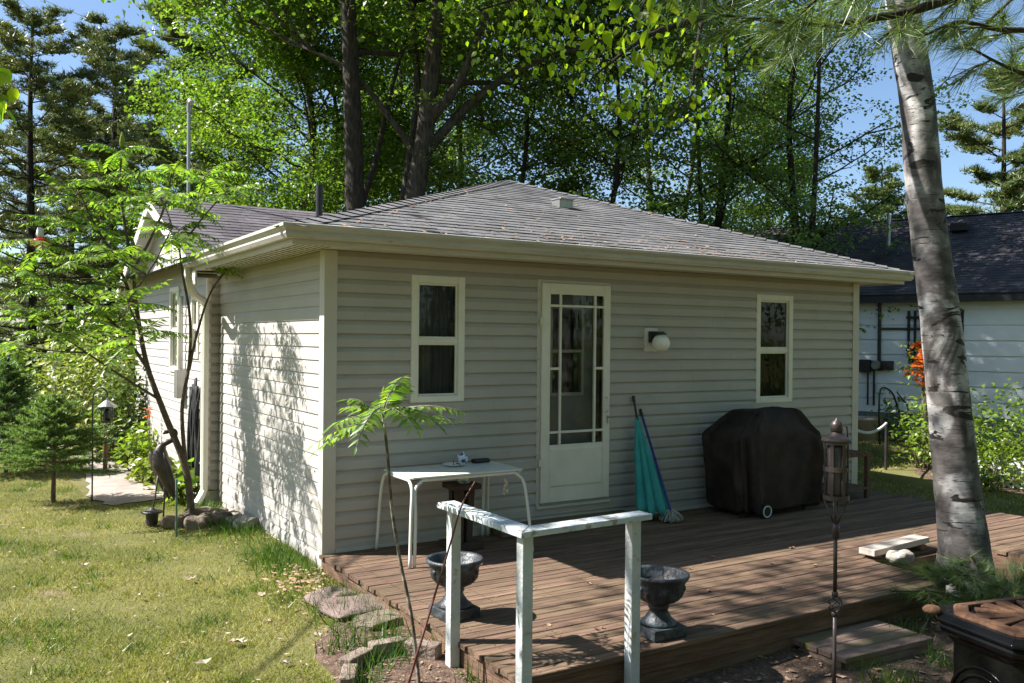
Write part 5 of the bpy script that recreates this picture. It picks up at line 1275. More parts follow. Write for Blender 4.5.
# heron
hr = thing('heron_statue', 'dark metal heron statue with curled neck standing under the sumac', 'statue', (-.745, 2.73, g0(-.745, 2.73)))
H = lambda x, y: at(x, y, 8.9)
k = MB(); P = bez([H(176, 500), H(170, 487), H(163, 468), H(160, 455), H(163, 445), H(172, 440), H(176, 434), H(174, 430), H(168, 431), H(163, 434)], 6)
rd = np.interp(np.linspace(0, 1, len(P)), [0, .10, .24, .36, .45, .6, .8, .92, 1.0], [.012, .045, .088, .072, .032, .02, .017, .026, .006]); k.tube(P, rd, 14); k.build('body', 'bronze', hr, smooth=True)
for s_ in (-1, 1):
    rings = []
    for i in range(9):
        t = i / 8; c_ = H(156 + 18 * t, 455 + 44 * t) + np.array((.05 * s_ * 1, -.09 * s_, 0)) * (1 - .3 * t); w_ = .012 + .05 * sin(pi * min(1, .15 + t * .85)); rings.append([tuple(c_ + np.array((.35 * w_ * cos(a) * .5, w_ * .45 * sin(a) * s_, w_ * 1.1 * cos(a)))) for a in np.linspace(0, 2 * pi, 10, endpoint=False)])
    k = MB(); k.loft(rings); k.build('wing', 'bronze', hr, smooth=True)
for (x0, x1) in ((158, 150), (164, 163)):
    e = H(x1, 520); e[2] = g0(e[0], e[1]); k = MB(); k.tube([H(x0, 475), (H(x0, 475) + e) / 2 + np.array((.01, 0, 0)), e], .009, 6)
    for a in (-.6, 0, .6): k.tube([e + np.array((0, 0, .01)), e + np.array((-.07 * cos(a + .6), -.07 * sin(a + .6), .006))], .006, 5)
    k.build('leg', 'bronze', hr, smooth=True)
lp_ = at(152, 527, 8.7); z0 = g0(lp_[0], lp_[1])
lt = thing('solar_lantern', 'small black solar light with a flat cap standing by the heron\'s feet', 'lamp', (lp_[0], lp_[1], z0))
k = MB(); k.lathe([(.035, .0), (.055, .02), (.062, .13), (.001, .13)], (lp_[0], lp_[1], z0), 14); k.build('lamp_body', 'black_plastic', lt)
k = MB(); k.lathe([(.10, .131), (.105, .14), (.09, .152), (.03, .162), (.02, .18), (.001, .182)], (lp_[0], lp_[1], z0), 18); k.build('cap', 'black_metal', lt, smooth=True)
e = at(176, 547, 8.2); k = MB(); k.tube([(e[0], e[1], -.3), (e[0] + .0, e[1], .38)], .011, 8); tag(k.build('plant_stake', mat('green_stake_paint', (.10, .19, .14), (.13, .23, .17), rough=.5)), 'slim grey green stake pushed into the lawn beside the tree ring', 'stake')
# bundle of hoses on the gable wall
ho = thing('hose_bundle', 'bundle of black hoses and cables hanging on the gable wall by the downspout', 'hose', (-.2, 3.65, 0))
for i in range(13):
    y_ = 3.52 + i * .042; g_ = np.random.default_rng(i); z1 = 1.20 - .12 * abs(i - 5) / 6 + g_.normal() * .04; z2 = .15 + g_.uniform(-.1, .25)
    k = MB(); P = bez([(-.17 - g_.uniform(0, .05), y_, z1), (-.19 - g_.uniform(0, .05), y_ + g_.normal() * .02, (z1 + z2) / 2), (-.17 - g_.uniform(0, .06), y_ + g_.normal() * .03, z2), (-.18, y_ + .06, z2 - .05), (-.19, y_ + .10, z2 + .12)], 5); k.tube(P, g_.choice((.012, .016, .02)), 7); k.build('hose', 'rubber', ho, smooth=True)
k = MB(); k.span((-.20, 3.5, 1.08), (-.135, 4.06, 1.12)); k.build('hook', 'black_metal', ho)
# border plants along the gable wall
for i, (x, y, r_, h, n, sz, mm, lab) in enumerate((
    (-.30, 3.75, .26, .42, 160, .17, 'leaf_bush', 'hosta with broad leaves at the foot of the downspout'),
    (-.30, 4.75, .22, .34, 300, .10, 'leaf_yellow', 'low yellow green plant in the border right behind the heron'),
    (-.32, 5.6, .27, .42, 400, .10, 'leaf_yellow', 'pale yellow green plant halfway along the house border'),
    (-.36, 6.6, .36, .70, 420, .11, 'leaf_bush', 'taller green plant in the border beside the orange lily'),
    (-.55, 8.3, .45, .80, 600, .11, 'leaf_variegated', 'variegated shrub at the far end of the border'))):
    bush('border_plant', lab, 'plant', (x, y), r_, h, n, sz, mm, 400 + i, 'plants in the border along the house', stems=6)
ly_ = thing('orange_lily', 'orange lilies blooming against the white gable wall', 'flowers', (-.22, 6.15, -.2))
g_ = np.random.default_rng(91); k = MB(); cen = []
for i in range(2):
    e = (-.28 + g_.normal() * .05, 6.15 + g_.normal() * .12, .70 + g_.normal() * .06); k.tube([(-.28, 6.15, -.2), (e[0], e[1], e[2])], .005, 5); cen.append(e)
k.build('stalks', 'leaf_bush', ly_); V, F = leaf_cloud(cen, (.02, .02, .015), 8, .075, g_, droop=0, asp=.4); link('petals', np_mesh('petals', V, F), 'orange', ly_)
# vine covered bush beyond the gable and trellis
bush('climbing_vine', 'tall light green vine smothering the far corner of the gable', 'vine', (-.75, 9.6), .75, 2.1, 2600, .12, 'leaf_variegated', 420, stems=12)
bush('climbing_vine', 'dense dark green vine over the trellis along the gable wall', 'vine', (-.42, 7.6), .40, 1.5, 1200, .10, 'leaf_vine', 421, stems=10)
bush('tall_shrub', 'tall bright shrub behind the sumac beyond the path', 'shrub', (.15, 12.7), 1.0, 2.7, 2600, .13, 'leaf_light', 422, stems=12)
bush('tall_shrub', 'dark shrub beside the blue car at the road', 'shrub', (-.9, 20.0), 1.2, 1.6, 1500, .16, 'leaf_oak', 423, stems=12)
pq = MB(); pq.tube([(-.78, 6.6, -.3), (-.78, 6.6, .55)], .03, 8); tag(pq.build('marker_post', 'brown_wood'), 'short brown post at the edge of the border', 'post')
pp = at(54, 400, 17); pq = MB(); pq.tube([(pp[0], pp[1], -.3), (pp[0], pp[1], 1.55)], .06, 10); tag(pq.build('lamp_post', 'white_paint'), 'pale post standing before the blue car', 'post')
# feeder in the sumac
fx = at(40, 243, 8.6)
fd = thing('bird_feeder', 'red and white bird feeder hanging in the sumac', 'feeder', tuple(fx))
k = MB(); k.lathe([(.001, -.05), (.05, -.04), (.085, -.01), (.075, .03), (.03, .05), (.001, .05)], tuple(fx), 16); k.build('tray', 'red', fd, smooth=True)
k = MB(); k.lathe([(.022, .051), (.03, .07), (.032, .12), (.022, .15), (.001, .155)], tuple(fx), 14); k.build('bottle', 'white_plastic', fd, smooth=True)
k = MB(); k.tube([fx + np.array((0, 0, .2)), fx + np.array((.01, 0, .5))], .003, 5); k.build('wire', 'black_metal', fd)
# blue car on the road verge
cx, cy = -.35, 29.0
cr = thing('parked_car', 'dark blue car parked at the road beyond the spruces', 'car', (cx, cy, -.2))
k = MB(); side = [(-2.1, .30), (-2.15, .70), (-2.0, .92), (-1.1, 1.0), (-.55, 1.45), (.9, 1.5), (1.55, 1.05), (2.05, .95), (2.15, .6), (2.1, .30)]
def carloft(side, w0, w1): 
    return [[(cx + px_, cy + s_ * (w0 if pz_ < 1.02 else w1), pz_ - .2) for px_, pz_ in side] for s_ in (-1, -.9, .9, 1)]
k.loft(carloft(side, .86, .70)); k.build('body', 'car_blue', cr, bevel=.04)
for s_ in (-1, 1):
    k = MB(); k.add([(cx + a, cy + s_ * b, c_ - .2) for a, b, c_ in ((-.95, .84, 1.03), (-.52, .73, 1.40), (.85, .73, 1.44), (1.35, .84, 1.06))], [(0, 1, 2, 3)]); k.build('side_window', 'car_glass', cr)
k = MB(); k.add([(cx - 1.05, cy - .72, .84), (cx - 1.05, cy + .72, .84), (cx - .58, cy + .62, 1.24), (cx - .58, cy - .62, 1.24)], [(0, 1, 2, 3)]); k.build('windscreen', 'car_glass', cr)
for wx_ in (-1.3, 1.35):
    for s_ in (-1, 1):
        k = MB(); k.tube([(cx + wx_, cy + s_ * .68, .12), (cx + wx_, cy + s_ * .90, .12)], .32, 20); w_ = k.build('wheel', 'rubber', cr); k = MB(); k.tube([(cx + wx_, cy + s_ * .901, .12), (cx + wx_, cy + s_ * .91, .12)], .19, 14); k.build('rim', 'metal', w_)
# wires
for i, (a, b, lab) in enumerate(((at(20, -12, 30), at(260, 44, 24), 'upper overhead wire crossing the sky above the pines'), (at(60, 28, 30), at(240, 62, 24), 'lower overhead wire between the pines'))):
    P = [tuple(np.array(lerp(a, b, t)) - np.array((0, 0, .5 * 4 * t * (1 - t)))) for t in np.linspace(-1.2, 1.3, 24)]; k = MB(); k.tube(P, .009, 5); tag(k.build('power_line', 'interior'), lab, 'wire', 'overhead wires')

# ================================================================ TREES
def limb_path(b, d_, L, g_, up=.25, k=6, wob=.06):
    d_ = vnorm(np.array(d_, float)); P = [np.array(b, float)]
    for i in range(1, k + 1):
        t = i / k; P.append(np.array(b) + d_ * L * t + np.array((0, 0, up * L * t * t)) + g_.normal(size=3) * wob * L * t * .6)
    return P
def deciduous_meshes(seed, H, cb, Rr, tr, path=None, nl=22, twigs=8, per=34, size=.15, fork=None, spread=.42, low=None, flat=.45):
    """trunk with limbs and twigs, leaves in clumps round the twig ends; built with its base at the origin"""
    g_ = np.random.default_rng(seed); k = MB()
    main = bez(path, 5) if path else bez([(0, 0, -.3), (0, 0, .4), (g_.normal() * .1, g_.normal() * .1, H * .3), (g_.normal() * .3, g_.normal() * .3, H * .65), (g_.normal() * .4, g_.normal() * .4, H * .95)], 6)
    zs = np.array([p[2] for p in main]); rr = tr * (1 - .80 * np.clip(zs / H, 0, 1)) + tr * .45 * np.exp(-np.clip(zs, 0, 9) / .35); k.tube(main, rr, 14)
    axes = [(main, rr)]
    for f in (fork or []):
        q = bez(f[0], 6); r_ = np.linspace(f[1], f[1] * .3, len(q)); k.tube(q, r_, 12); axes.append((q, r_))
    cen = []
    for i in range(nl):
        ax, ar = axes[i % len(axes)]; zz = cb + (H * .97 - cb) * ((i + g_.uniform(0, 1)) / nl)
        az = np.array([p[2] for p in ax]); j = int(np.argmin(np.abs(az - zz))); b = ax[j]; t = np.clip((zz - cb) / (H - cb), 0, 1)
        L = Rr * (1.0 - .55 * t) * g_.uniform(.65, 1.1) * (.75 + .5 * min(1, t * 3)); a = i * 2.399 + g_.normal() * .3; el = g_.uniform(.0, .5) + .5 * t
        P = limb_path(b, (cos(a) * cos(el), sin(a) * cos(el), sin(el)), L, g_, up=.12)
        k.tube(P, np.linspace(max(.025, ar[j] * .42), .012, len(P)), 7, cap=False)
        for w in range(twigs):
            s_ = g_.uniform(.30, 1.0); q = P[min(len(P) - 1, int(s_ * (len(P) - 1) + .5))]; dd = vnorm(P[-1] - P[0]) + g_.normal(size=3) * np.array((.8, .8, .45)); tl = L * g_.uniform(.14, .34)
            e = q + vnorm(dd) * tl; k.tube([q, (q + e) / 2 + g_.normal(size=3) * .04, e], [.014, .009, .004], 4, cap=False); cen.append(e)
    V, F = leaf_cloud(cen, (spread, spread, spread * flat), per, size, g_, asp=.72, droop=.35, up=.8)
    me = bpy.data.meshes.new('trunk'); me.from_pydata(k.v, [], k.f); me.update(); me.shade_smooth()
    return me, np_mesh('crown', V, F)
def plant(name, label, meshes, mats, x, y, rz=0., s=1.0, group=None, cat='tree', sz=None):
    t = bpy.data.objects.new(name, None); col.objects.link(t); t.location = (x, y, g0(x, y)); t.rotation_euler = (0, 0, rz); t.scale = (s, s, sz or s); tag(t, label, cat, group)
    for nm, me, m_ in zip(('trunk', 'crown'), meshes, mats):
        o = bpy.data.objects.new(nm, me); col.objects.link(o); o.parent = t
        if not me.materials: me.materials.append(M[m_])
        elif me.materials[0] != M[m_]:
            o.material_slots[0].link = 'OBJECT'; o.material_slots[0].material = M[m_]
    return t
def xy(px, d_): p = at(px, 345, d_); return float(p[0]), float(p[1])

# the two big dark trunks right behind the cottage
x, y = xy(353, 17.6)
mA = deciduous_meshes(51, 17, 7.2, 4.8, .25, path=[(0, 0, -.3), (0, 0, .5), (.02, 0, 4), (-.10, -.05, 7), (-.28, -.1, 10), (-.3, 0, 15.5)], nl=26, twigs=9, per=95, size=.135, spread=.55, fork=[([(.0, 0, 4.2), (.5, .2, 5.4), (.9, .3, 7), (1.5, .4, 9)], .08)])
plant('maple_tree', 'tall straight dark trunk rising behind the cottage roof, left of the forked one', mA, ('bark_dark', 'leaf_maple'), x, y, group='tall trees behind the cottage')
x, y = xy(402, 18)
rt_ = np.array((.851, -.525, 0)); V3 = lambda a, z, b=0: tuple(rt_ * a + np.array((-rt_[1], rt_[0], 0)) * b + np.array((0, 0, z)))
mB = deciduous_meshes(52, 17, 7.0, 5.0, .27, path=[V3(0, -.3), V3(.05, .5), V3(.15, 4), V3(.42, 6), V3(.60, 8), V3(.75, 10), V3(1.1, 15)], nl=26, twigs=9, per=95, size=.135, spread=.55,
     fork=[([V3(.38, 5.6), V3(.75, 6.1, .1), V3(1.5, 6.9, .2), V3(2.6, 7.6, .2), V3(4.2, 8.1, .2)], .13), ([V3(.55, 6.4), V3(1.2, 7.2, -.3), V3(1.9, 9, -.4)], .12), ([V3(-.12, -.2, .2), V3(-.15, 3.6, .3), V3(.05, 5.3, .3), V3(.2, 7.5, .5), V3(-.3, 11, .8)], .15), ([V3(.35, 5.5), V3(-.3, 6.4, -.2), V3(-1.0, 7.2, -.4), V3(-1.8, 7.6, -.5)], .08)])
plant('maple_tree', 'big forked dark trunk behind the cottage roof with a limb reaching right', mB, ('bark_grey', 'leaf_maple'), x, y, group='tall trees behind the cottage')
# lower broadleaf trees of the middle distance
m1 = deciduous_meshes(61, 11.5, 2.2, 3.5, .16, nl=40, twigs=13, per=95, size=.105, spread=.36)
m2 = deciduous_meshes(62, 12.5, 2.8, 3.7, .19, nl=36, twigs=13, per=90, size=.105, spread=.36)
m3 = deciduous_meshes(63, 11.0, 2.0, 3.4, .10, nl=32, twigs=12, per=76, size=.10, spread=.30, flat=.28)
m4 = deciduous_meshes(64, 14.0, 2.6, 3.8, .14, nl=34, twigs=11, per=66, size=.10, spread=.30, flat=.32, fork=[([(0, 0, 3.2), (.5, -.5, 5), (.8, -.9, 8), (1.0, -1.2, 12)], .10)])
for (px, d_, ms, s, rz, mm, lab) in (
    (292, 21, m1, .95, .3, ('bark_grey', 'leaf_light'), 'bright sunlit maple filling the space left of the two dark trunks'),
    (222, 24, m2, .66, 1.9, ('bark_grey', 'leaf_light'), 'smaller bright maple behind the service mast on the cottage roof'),
    (318, 23, m3, 1.05, 2.2, ('bark_dark', 'leaf_maple'), 'leafy maple seen between and beside the two dark trunks'),
    (455, 24, m3, 1.08, 4.0, ('bark_dark', 'leaf_maple'), 'leafy maple behind the forked trunk'),
    (520, 21, m3, 1.0, 1.2, ('bark_grey', 'leaf_oak'), 'airy oak above the peak of the cottage roof'),
    (600, 20, m3, 1.0, 3.1, ('bark_dark', 'leaf_oak'), 'airy thin oak just right of the roof peak'),
    (655, 26, m4, .95, .4, ('bark_dark', 'leaf_oak'), 'dark oak with bare lower limbs behind the roof vent'),
    (712, 21, m4, .9, 2.0, ('bark_dark', 'leaf_oak'), 'twin stemmed oak behind the right slope of the cottage roof'),
    (800, 20, m4, .84, 5.0, ('bark_dark', 'leaf_oak'), 'oak with a tall thin trunk between the cottage and the birch'),
    (760, 27, m1, .8, 1.0, ('bark_grey', 'leaf_maple'), 'low bright maple behind the right end of the cottage roof'),
    (395, 29, m2, 1.0, 3.5, ('bark_grey', 'leaf_maple'), 'distant maple farthest back behind the dark trunks')):
    x, y = xy(px, d_); plant('broadleaf_tree', lab, ms, mm, x, y, rz, s, group='broadleaf trees behind the cottage')
# ---- pines
def pine_meshes(seed, H, cb, Rr, tr, whorl=.55, per=9, pads=8, nlen=.24, open_=0.0):
    g_ = np.random.default_rng(seed); k = MB(); main = bez([(0, 0, -.3), (.03, 0, H * .3), (-.05, .05, H * .7), (0, 0, H)], 6); k.tube(main, np.linspace(tr, .03, len(main)), 10); PP = []
    z = cb
    while z < H - .3:
        t = (z - cb) / (H - cb); n_ = int(g_.integers(3, 6)); a0 = g_.uniform(0, 6.28)
        for j in range(n_):
            if g_.random() < open_: continue
            L = Rr * min(1.0, (1 - t) * 1.9 + .10) * g_.uniform(.35, 1.15) + .3; a = a0 + j * 6.28 / n_ + g_.normal() * .3; el = g_.uniform(-.10, .12) + .5 * t
            P = limb_path((0, 0, z + g_.normal() * .15), (cos(a) * cos(el), sin(a) * cos(el), sin(el)), L, g_, up=.10, wob=.035); k.tube(P, np.linspace(.045 * (1 - .6 * t), .012, len(P)), 5, cap=False)
            side = np.array((-sin(a), cos(a), 0))
            for q in range(int(pads * (.5 + L / Rr))):
                s_ = g_.uniform(.35, 1.03); b = np.array([np.interp(s_ * 6, range(7), [p[c_] for p in P]) for c_ in range(3)]); e = b + side * g_.normal() * .24 * L * (1.15 - s_ * .6) + np.array((cos(a), sin(a), 0)) * g_.uniform(0, .25) * L + np.array((0, 0, g_.uniform(-.02, .10)))
                k.tube([b, e], [.010, .004], 3, cap=False); u_ = g_.uniform(.3, 1.0, per)[:, None]; PP.append(b + (e - b) * u_ + g_.normal(size=(per, 3)) * np.array((.12, .12, .05)))
        z += whorl * g_.uniform(.7, 1.3)
    PP = np.concatenate(PP); n_ = len(PP); b_ = 6
    P6 = np.repeat(PP, b_, 0); D = rand_dir(n_ * b_, g_); D[:, 2] = np.abs(D[:, 2]) * .9 + .1
    V, F = blades_VF(P6, D, rand_dir(n_ * b_, g_), g_.uniform(.6, 1.1, n_ * b_) * nlen, np.full(n_ * b_, nlen * .15))
    me = bpy.data.meshes.new('trunk'); me.from_pydata(k.v, [], k.f); me.update(); me.shade_smooth()
    return me, np_mesh('crown', V, F)
p1 = pine_meshes(71, 15, 2.4, 4.4, .24, whorl=.72, per=12, pads=14, nlen=.27)
p2 = pine_meshes(72, 13, 1.0, 3.4, .20, per=12, pads=11, nlen=.27)
p3 = pine_meshes(73, 13, 4.0, 2.7, .20, open_=.22, per=17, pads=12, nlen=.26)
for (px, d_, ms, s, rz, mm, lab) in (
    (30, 24, p1, .72, .2, 'needle_pine', 'large dark pine with broad level limbs at the left edge'),
    (112, 27, p1, .76, 2.6, 'needle_pine', 'dark pine directly behind the top of the sumac'),
    (70, 34, p2, .9, 4.0, 'needle_pine', 'dark pine farther back between the two large pines at left'),
    (183, 33, p3, 1.15, 1.6, 'needle_far', 'slim pine with open upswept limbs against the sky at upper left'),
    (1000, 30, p3, .88, 3.3, 'needle_far', 'light green pine with gaps between its limbs, right of the birch'),
    (880, 33, p2, .66, 2.0, 'needle_far', 'small pointed conifer just left of the birch trunk')):
    x, y = xy(px, d_); plant('pine_tree', lab, ms, ('bark_dark', mm), x, y, rz, s, group='pines around the lot')
# ---- the tree beside the lawn whose crown throws the dappled shade on deck and birch (one of its sprays hangs into view at left)
mS = deciduous_meshes(81, 12.5, 8.6, 2.3, .20, path=[(0, 0, -.3), (.1, .1, .5), (.7, 1.0, 4), (1.5, 2.5, 7.5), (2.3, 3.9, 10), (2.7, 4.4, 12)], nl=18, twigs=8, per=34, size=.13, spread=.42)
ts = plant('broadleaf_tree', 'tall tree left of the lawn with one leafy spray hanging in at the left edge', mS, ('bark_grey', 'leaf_light'), -8.3, -2.95, 0, 1.0, group='trees beside the lawn')
g_ = np.random.default_rng(5); cl = [at(q[0], q[1], 4.2) for q in ((4, 72), (8, 82), (2, 92), (6, 108), (-8, 78), (-6, 100), (-20, 60), (-30, 90))]
lmb = MB(); lp2 = bez([(-6.1, .55, 8.0), (-4.6, .9, 8.6), (-3.0, .9, 8.9), (-1.4, .8, 9.2)], 6); lmb.tube(lp2, np.linspace(.07, .012, len(lp2)), 6); lmb.build('limb', 'bark_grey', ts)
lmc = MB(); lp3 = bez([(-7.2, -1.6, 4.3), (-5.6, .6, 5.2), (-4.0, 2.2, 5.2), (-2.8, 3.4, 4.9)], 6); lmc.tube(lp3, np.linspace(.022, .006, len(lp3)), 6); gg = np.random.default_rng(67); c3_ = []
for q in range(46):
    tq = gg.uniform(3.1, 3.7); wy = gg.uniform(.75, 2.75); wz = gg.uniform(-.1, 1.75); e = np.array((-.8 * tq, wy + .475 * tq, wz + tq)); c3_.append(e); b_ = np.array(lp3[int(gg.integers(9, len(lp3)))]); lmc.tube([b_, (b_ + e) / 2 + np.array((0, 0, .08)), e], [.006, .004, .002], 4)
lmc.build('limb', 'bark_grey', ts); V, F = leaf_cloud(c3_, (.14, .14, .13), 20, .12, gg, hang=True, asp=.42, up=.2); link('spray', np_mesh('spray', V, F), 'leaf_light', ts)  # unseen limb and spray, added to throw dapples on the side wall
gg = np.random.default_rng(66); c2 = [(-1.6 + gg.normal() * .45, .8 + gg.normal() * .5, gg.uniform(7.4, 11.8)) for _ in range(17)] + [(-4.4 + gg.normal() * .7, 1.1 + gg.normal() * .5, 8.8 + gg.normal() * .4) for _ in range(12)]
V, F = leaf_cloud(c2, (.26, .26, .18), 22, .11, gg); link('spray', np_mesh('spray', V, F), 'leaf_light', ts)  # unseen leaf clusters added up-sun to dapple the birch trunk
V, F = leaf_cloud(cl, (.025, .025, .02), 3, .085, g_, hang=True, asp=.8, shape=oval_VF)
o = link('spray', np_mesh('spray', V, F), 'leaf_birch', ts)
# ---- long needled pine boughs in the upper right, from a pine standing outside the view
def needle_tufts(ends, dirs, g_, n=44, L=.15, w=.0034, spread=.55, back=.10):
    Ps, Ds = [], []
    for e, d_ in zip(ends, dirs):
        u = g_.uniform(0, 1, n)[:, None]; Ps.append(np.array(e) - vnorm(np.array(d_)) * back * u); Ds.append(vnorm(np.array(d_)) * .75 + rand_dir(n, g_) * spread)
    P = np.concatenate(Ps); D = np.concatenate(Ds); n_ = len(P); return blades_VF(P, D, rand_dir(n_, g_), g_.uniform(.7, 1.1, n_) * L, np.full(n_, w))
def bough(k, path, r0, nside, g_, slen=.35, sub=True):
    q = bez(path, 6); k.tube(q, np.linspace(r0, .004, len(q)), 7, cap=False); E_, D_l = [q[-1]], [q[-1] - q[-2]]
    for i in range(nside):
        t = .18 + .80 * i / nside; j = int(t * (len(q) - 2)); b = q[j]; tan = vnorm(q[j + 1] - q[j]); side = vnorm(np.cross(tan, (0, 0, 1))) * (1 if i % 2 else -1)
        d_ = vnorm(tan * .7 + side * .7 + np.array((0, 0, g_.normal() * .25 - .05))); L = slen * g_.uniform(.5, 1.1) * (1.15 - .6 * t); e = b + d_ * L + np.array((0, 0, -.03)); k.tube([b, (b + e) / 2 + np.array((0, 0, .015)), e], [.005, .0035, .0025], 5, cap=False)
        E_.append(e); D_l.append(e - b); E_.append(b + (e - b) * .55); D_l.append(e - b)
    return E_, D_l
xp, yp = at(1330, 345, 4.6)[:2]
pn = thing('pine_tree', 'pine at the right whose long needled boughs hang across the top of the photo', 'tree', (xp, yp, -.25), 'pines around the lot')
k = MB(); k.tube(bez([(xp, yp, -.3), (xp, yp, 3), (xp + .05, yp, 6), (xp, yp + .1, 11)], 5), np.linspace(.17, .05, 16), 12); g_ = np.random.default_rng(19); EE, DD = [], []
for pth, r0, ns, sl in (([(xp, yp, 4.1), at(1100, -70, 3.6), at(960, -5, 3.3), at(865, 20, 3.2), at(790, 22, 3.15), at(715, 14, 3.1)], .028, 18, .33),
                    ([(xp, yp, 4.0), at(1180, -60, 3.8), at(1090, 20, 3.6), at(1010, 30, 3.5), at(960, 22, 3.4), at(925, 35, 3.3)], .022, 13, .34),
                    ([(xp, yp, 3.6), at(1180, 60, 4.0), at(1090, 85, 3.9), at(1020, 72, 3.8), at(965, 45, 3.7)], .020, 12, .32),
                    ([(xp, yp, 4.4), at(1150, -130, 3.4), at(1000, -70, 3.2), at(900, -30, 3.0), at(820, -12, 2.9), at(740, -14, 2.9)], .022, 14, .30),
                    ([(xp, yp, 4.6), at(1150, -90, 4.6), at(1050, -30, 4.6), at(1000, 10, 4.5), at(975, 40, 4.4)], .02, 13, .42),
                    ([(xp, yp, 5.0), at(1200, -60, 5.2), at(1110, 10, 5.2), at(1050, 60, 5.1), at(1005, 95, 5.0)], .02, 14, .45),
                    ([(xp, yp, 4.8), at(1200, -120, 4.4), at(1090, -60, 4.2), at(1000, -30, 4.0), at(930, 0, 3.9), at(880, 40, 3.9)], .02, 15, .36),
                    ([(xp, yp, 4.9), at(1150, -150, 4.0), at(960, -90, 3.7), at(820, -50, 3.6), at(720, -25, 3.5), at(640, -10, 3.5)], .02, 16, .34)):
    a, b = bough(k, [np.array(p, float) for p in pth], r0, ns, g_, sl); EE += a; DD += b
for j in range(26):
    a = g_.uniform(0, 6.28); z_ = g_.uniform(5, 10.5); q, w_ = bough(k, [np.array((xp, yp, z_)), np.array((xp + 1.1 * cos(a), yp + 1.1 * sin(a), z_ + .2)), np.array((xp + 2 * cos(a), yp + 2 * sin(a), z_ + .3))], .03, 5, g_); EE += q; DD += w_
k.build('trunk', 'bark_dark', pn, smooth=True)
V, F = needle_tufts(EE, DD, g_); link('crown', np_mesh('crown', V, F), 'needle_near', pn)
# ---- low pine seedling between birch and stove
k = MB(); g_ = np.random.default_rng(29); bx, by = 3.72, -3.2; bz = g0(bx, by)
ps = thing('pine_seedling', 'low pine seedling with long needles between the birch and the iron stove', 'plant', (bx, by, bz)); EE, DD = [], []
for a, L, up in ((2.9, .85, .28), (2.3, .62, .36), (3.5, .80, .26), (1.9, .45, .30), (.8, .7, .35), (4.3, .75, .30), (0, .8, .3), (5.3, .75, .25), (3.3, .55, .42), (4.9, .5, .42), (5.9, .7, .4), (3.9, .6, .36)):
    P = [np.array((bx, by, bz)), np.array((bx + .45 * L * cos(a), by + .45 * L * sin(a), bz + up * .8)), np.array((bx + L * cos(a), by + L * sin(a), bz + up))]; q, w_ = bough(k, P, .010, 8, g_, .24); EE += q; DD += w_
k.build('stems', 'bark_thin', ps, smooth=True); V, F = needle_tufts(EE, DD, g_, n=60, L=.15, w=.003); V[:, 2] = np.maximum(V[:, 2], bz + .01); link('needles', np_mesh('needles', V, F), 'needle_near', ps)

# ================================================================ THE WOOD BEYOND, ADDED WOODS BEHIND THE CAMERA, GRASS, LITTER (stuff)
g_ = np.random.default_rng(91)
cen = []
def ring(n, r0, r1, a0, a1, z1):
    a = g_.uniform(a0, a1, n); r_ = g_.uniform(r0, r1, n); return np.stack([CAM.x + r_ * np.sin(a), CAM.y + r_ * np.cos(a), -.2 + z1 * g_.uniform(0, 1, n) ** .8], 1)
fw = R(31.7)
C1 = ring(1500, 46, 60, fw - R(52), fw + R(50), 6.0)
C2 = ring(3600, 14, 24, fw + R(60), fw + R(252), 17.0)  # unseen woods behind the camera, added to block sky and fill reflections
VF = [leaf_cloud(C1, (.7, .7, .45), 22, .42, g_), leaf_cloud(C2, (.8, .8, .5), 10, .5, g_)]
V, F = cat_VF(VF); tag(link('distant_and_unseen_woods', np_mesh('distant_and_unseen_woods', V, F), 'leaf_oak'), kind='stuff')

def grass(name, n, sampler, h0, h1, w0, m_, seed, lean=.5):
    g_ = np.random.default_rng(seed); X, Y = sampler(n, g_); Z = gh(X, Y) - .004; P = np.stack([X, Y, Z], 1); n = len(P); D = np.stack([g_.normal(size=n) * lean, g_.normal(size=n) * lean, np.ones(n)], 1)
    V, F = blades_VF(P, D, rand_dir(n, g_), g_.uniform(h0, h1, n), w0 * g_.uniform(.7, 1.3, n)); return tag(link(name, np_mesh(name, V, F), m_), kind='stuff')
def inside(X, Y):
    bad = ((X > -.03) & (X < 6.5) & (Y > -2.98) & (Y < 9)) | ((X > -.16) & (Y > 3.4) & (X < 8))
    bad |= (X > -1.22) & (X < -.34) & (Y > 4.1) & (Y < 13)
    bad |= ((X + .35) ** 2 / .13 + (Y + 2.1) ** 2 / 1.0 < 1) & (Y < -1.3)
    return bad
def lawn_left(n, g_):
    r_ = 2.0 + 16 * g_.uniform(0, 1, n * 2) ** 1.6; a = np.where(g_.uniform(0, 1, n * 2) < .25, g_.uniform(R(-60), R(-3), n * 2), g_.uniform(R(-3), R(34), n * 2)); X = CAM.x + r_ * np.sin(a); Y = CAM.y + r_ * np.cos(a); patchy = np.sin(X * 3.1 + 1.2 * np.sin(Y * 2.3)) * np.sin(Y * 2.7 + X) + g_.normal(size=n * 2) * .7 > -.55
    ok = ~inside(X, Y) & patchy; return X[ok][:n], Y[ok][:n]
def lawn_right(n, g_):
    X = g_.uniform(6.55, 16, n); Y = g_.uniform(-2.5, 7, n); ok = ~(((X - 9.9) ** 2 / 2.6 + (Y - .4) ** 2 / 1.6) < 1); return X[ok], Y[ok]
grass('lawn_grass', 300000, lawn_left, .022, .060, .0048, 'grass', 1, .8)
def clumps(n, g_):
    cx_, cy_ = lawn_left(260, g_); j = g_.integers(0, len(cx_), n); X = cx_[j] + g_.normal(size=n) * .07; Y = cy_[j] + g_.normal(size=n) * .07; ok = ~inside(X, Y); return X[ok], Y[ok]
grass('lawn_weeds', 16000, clumps, .04, .095, .007, 'grass_tall', 12, .7)
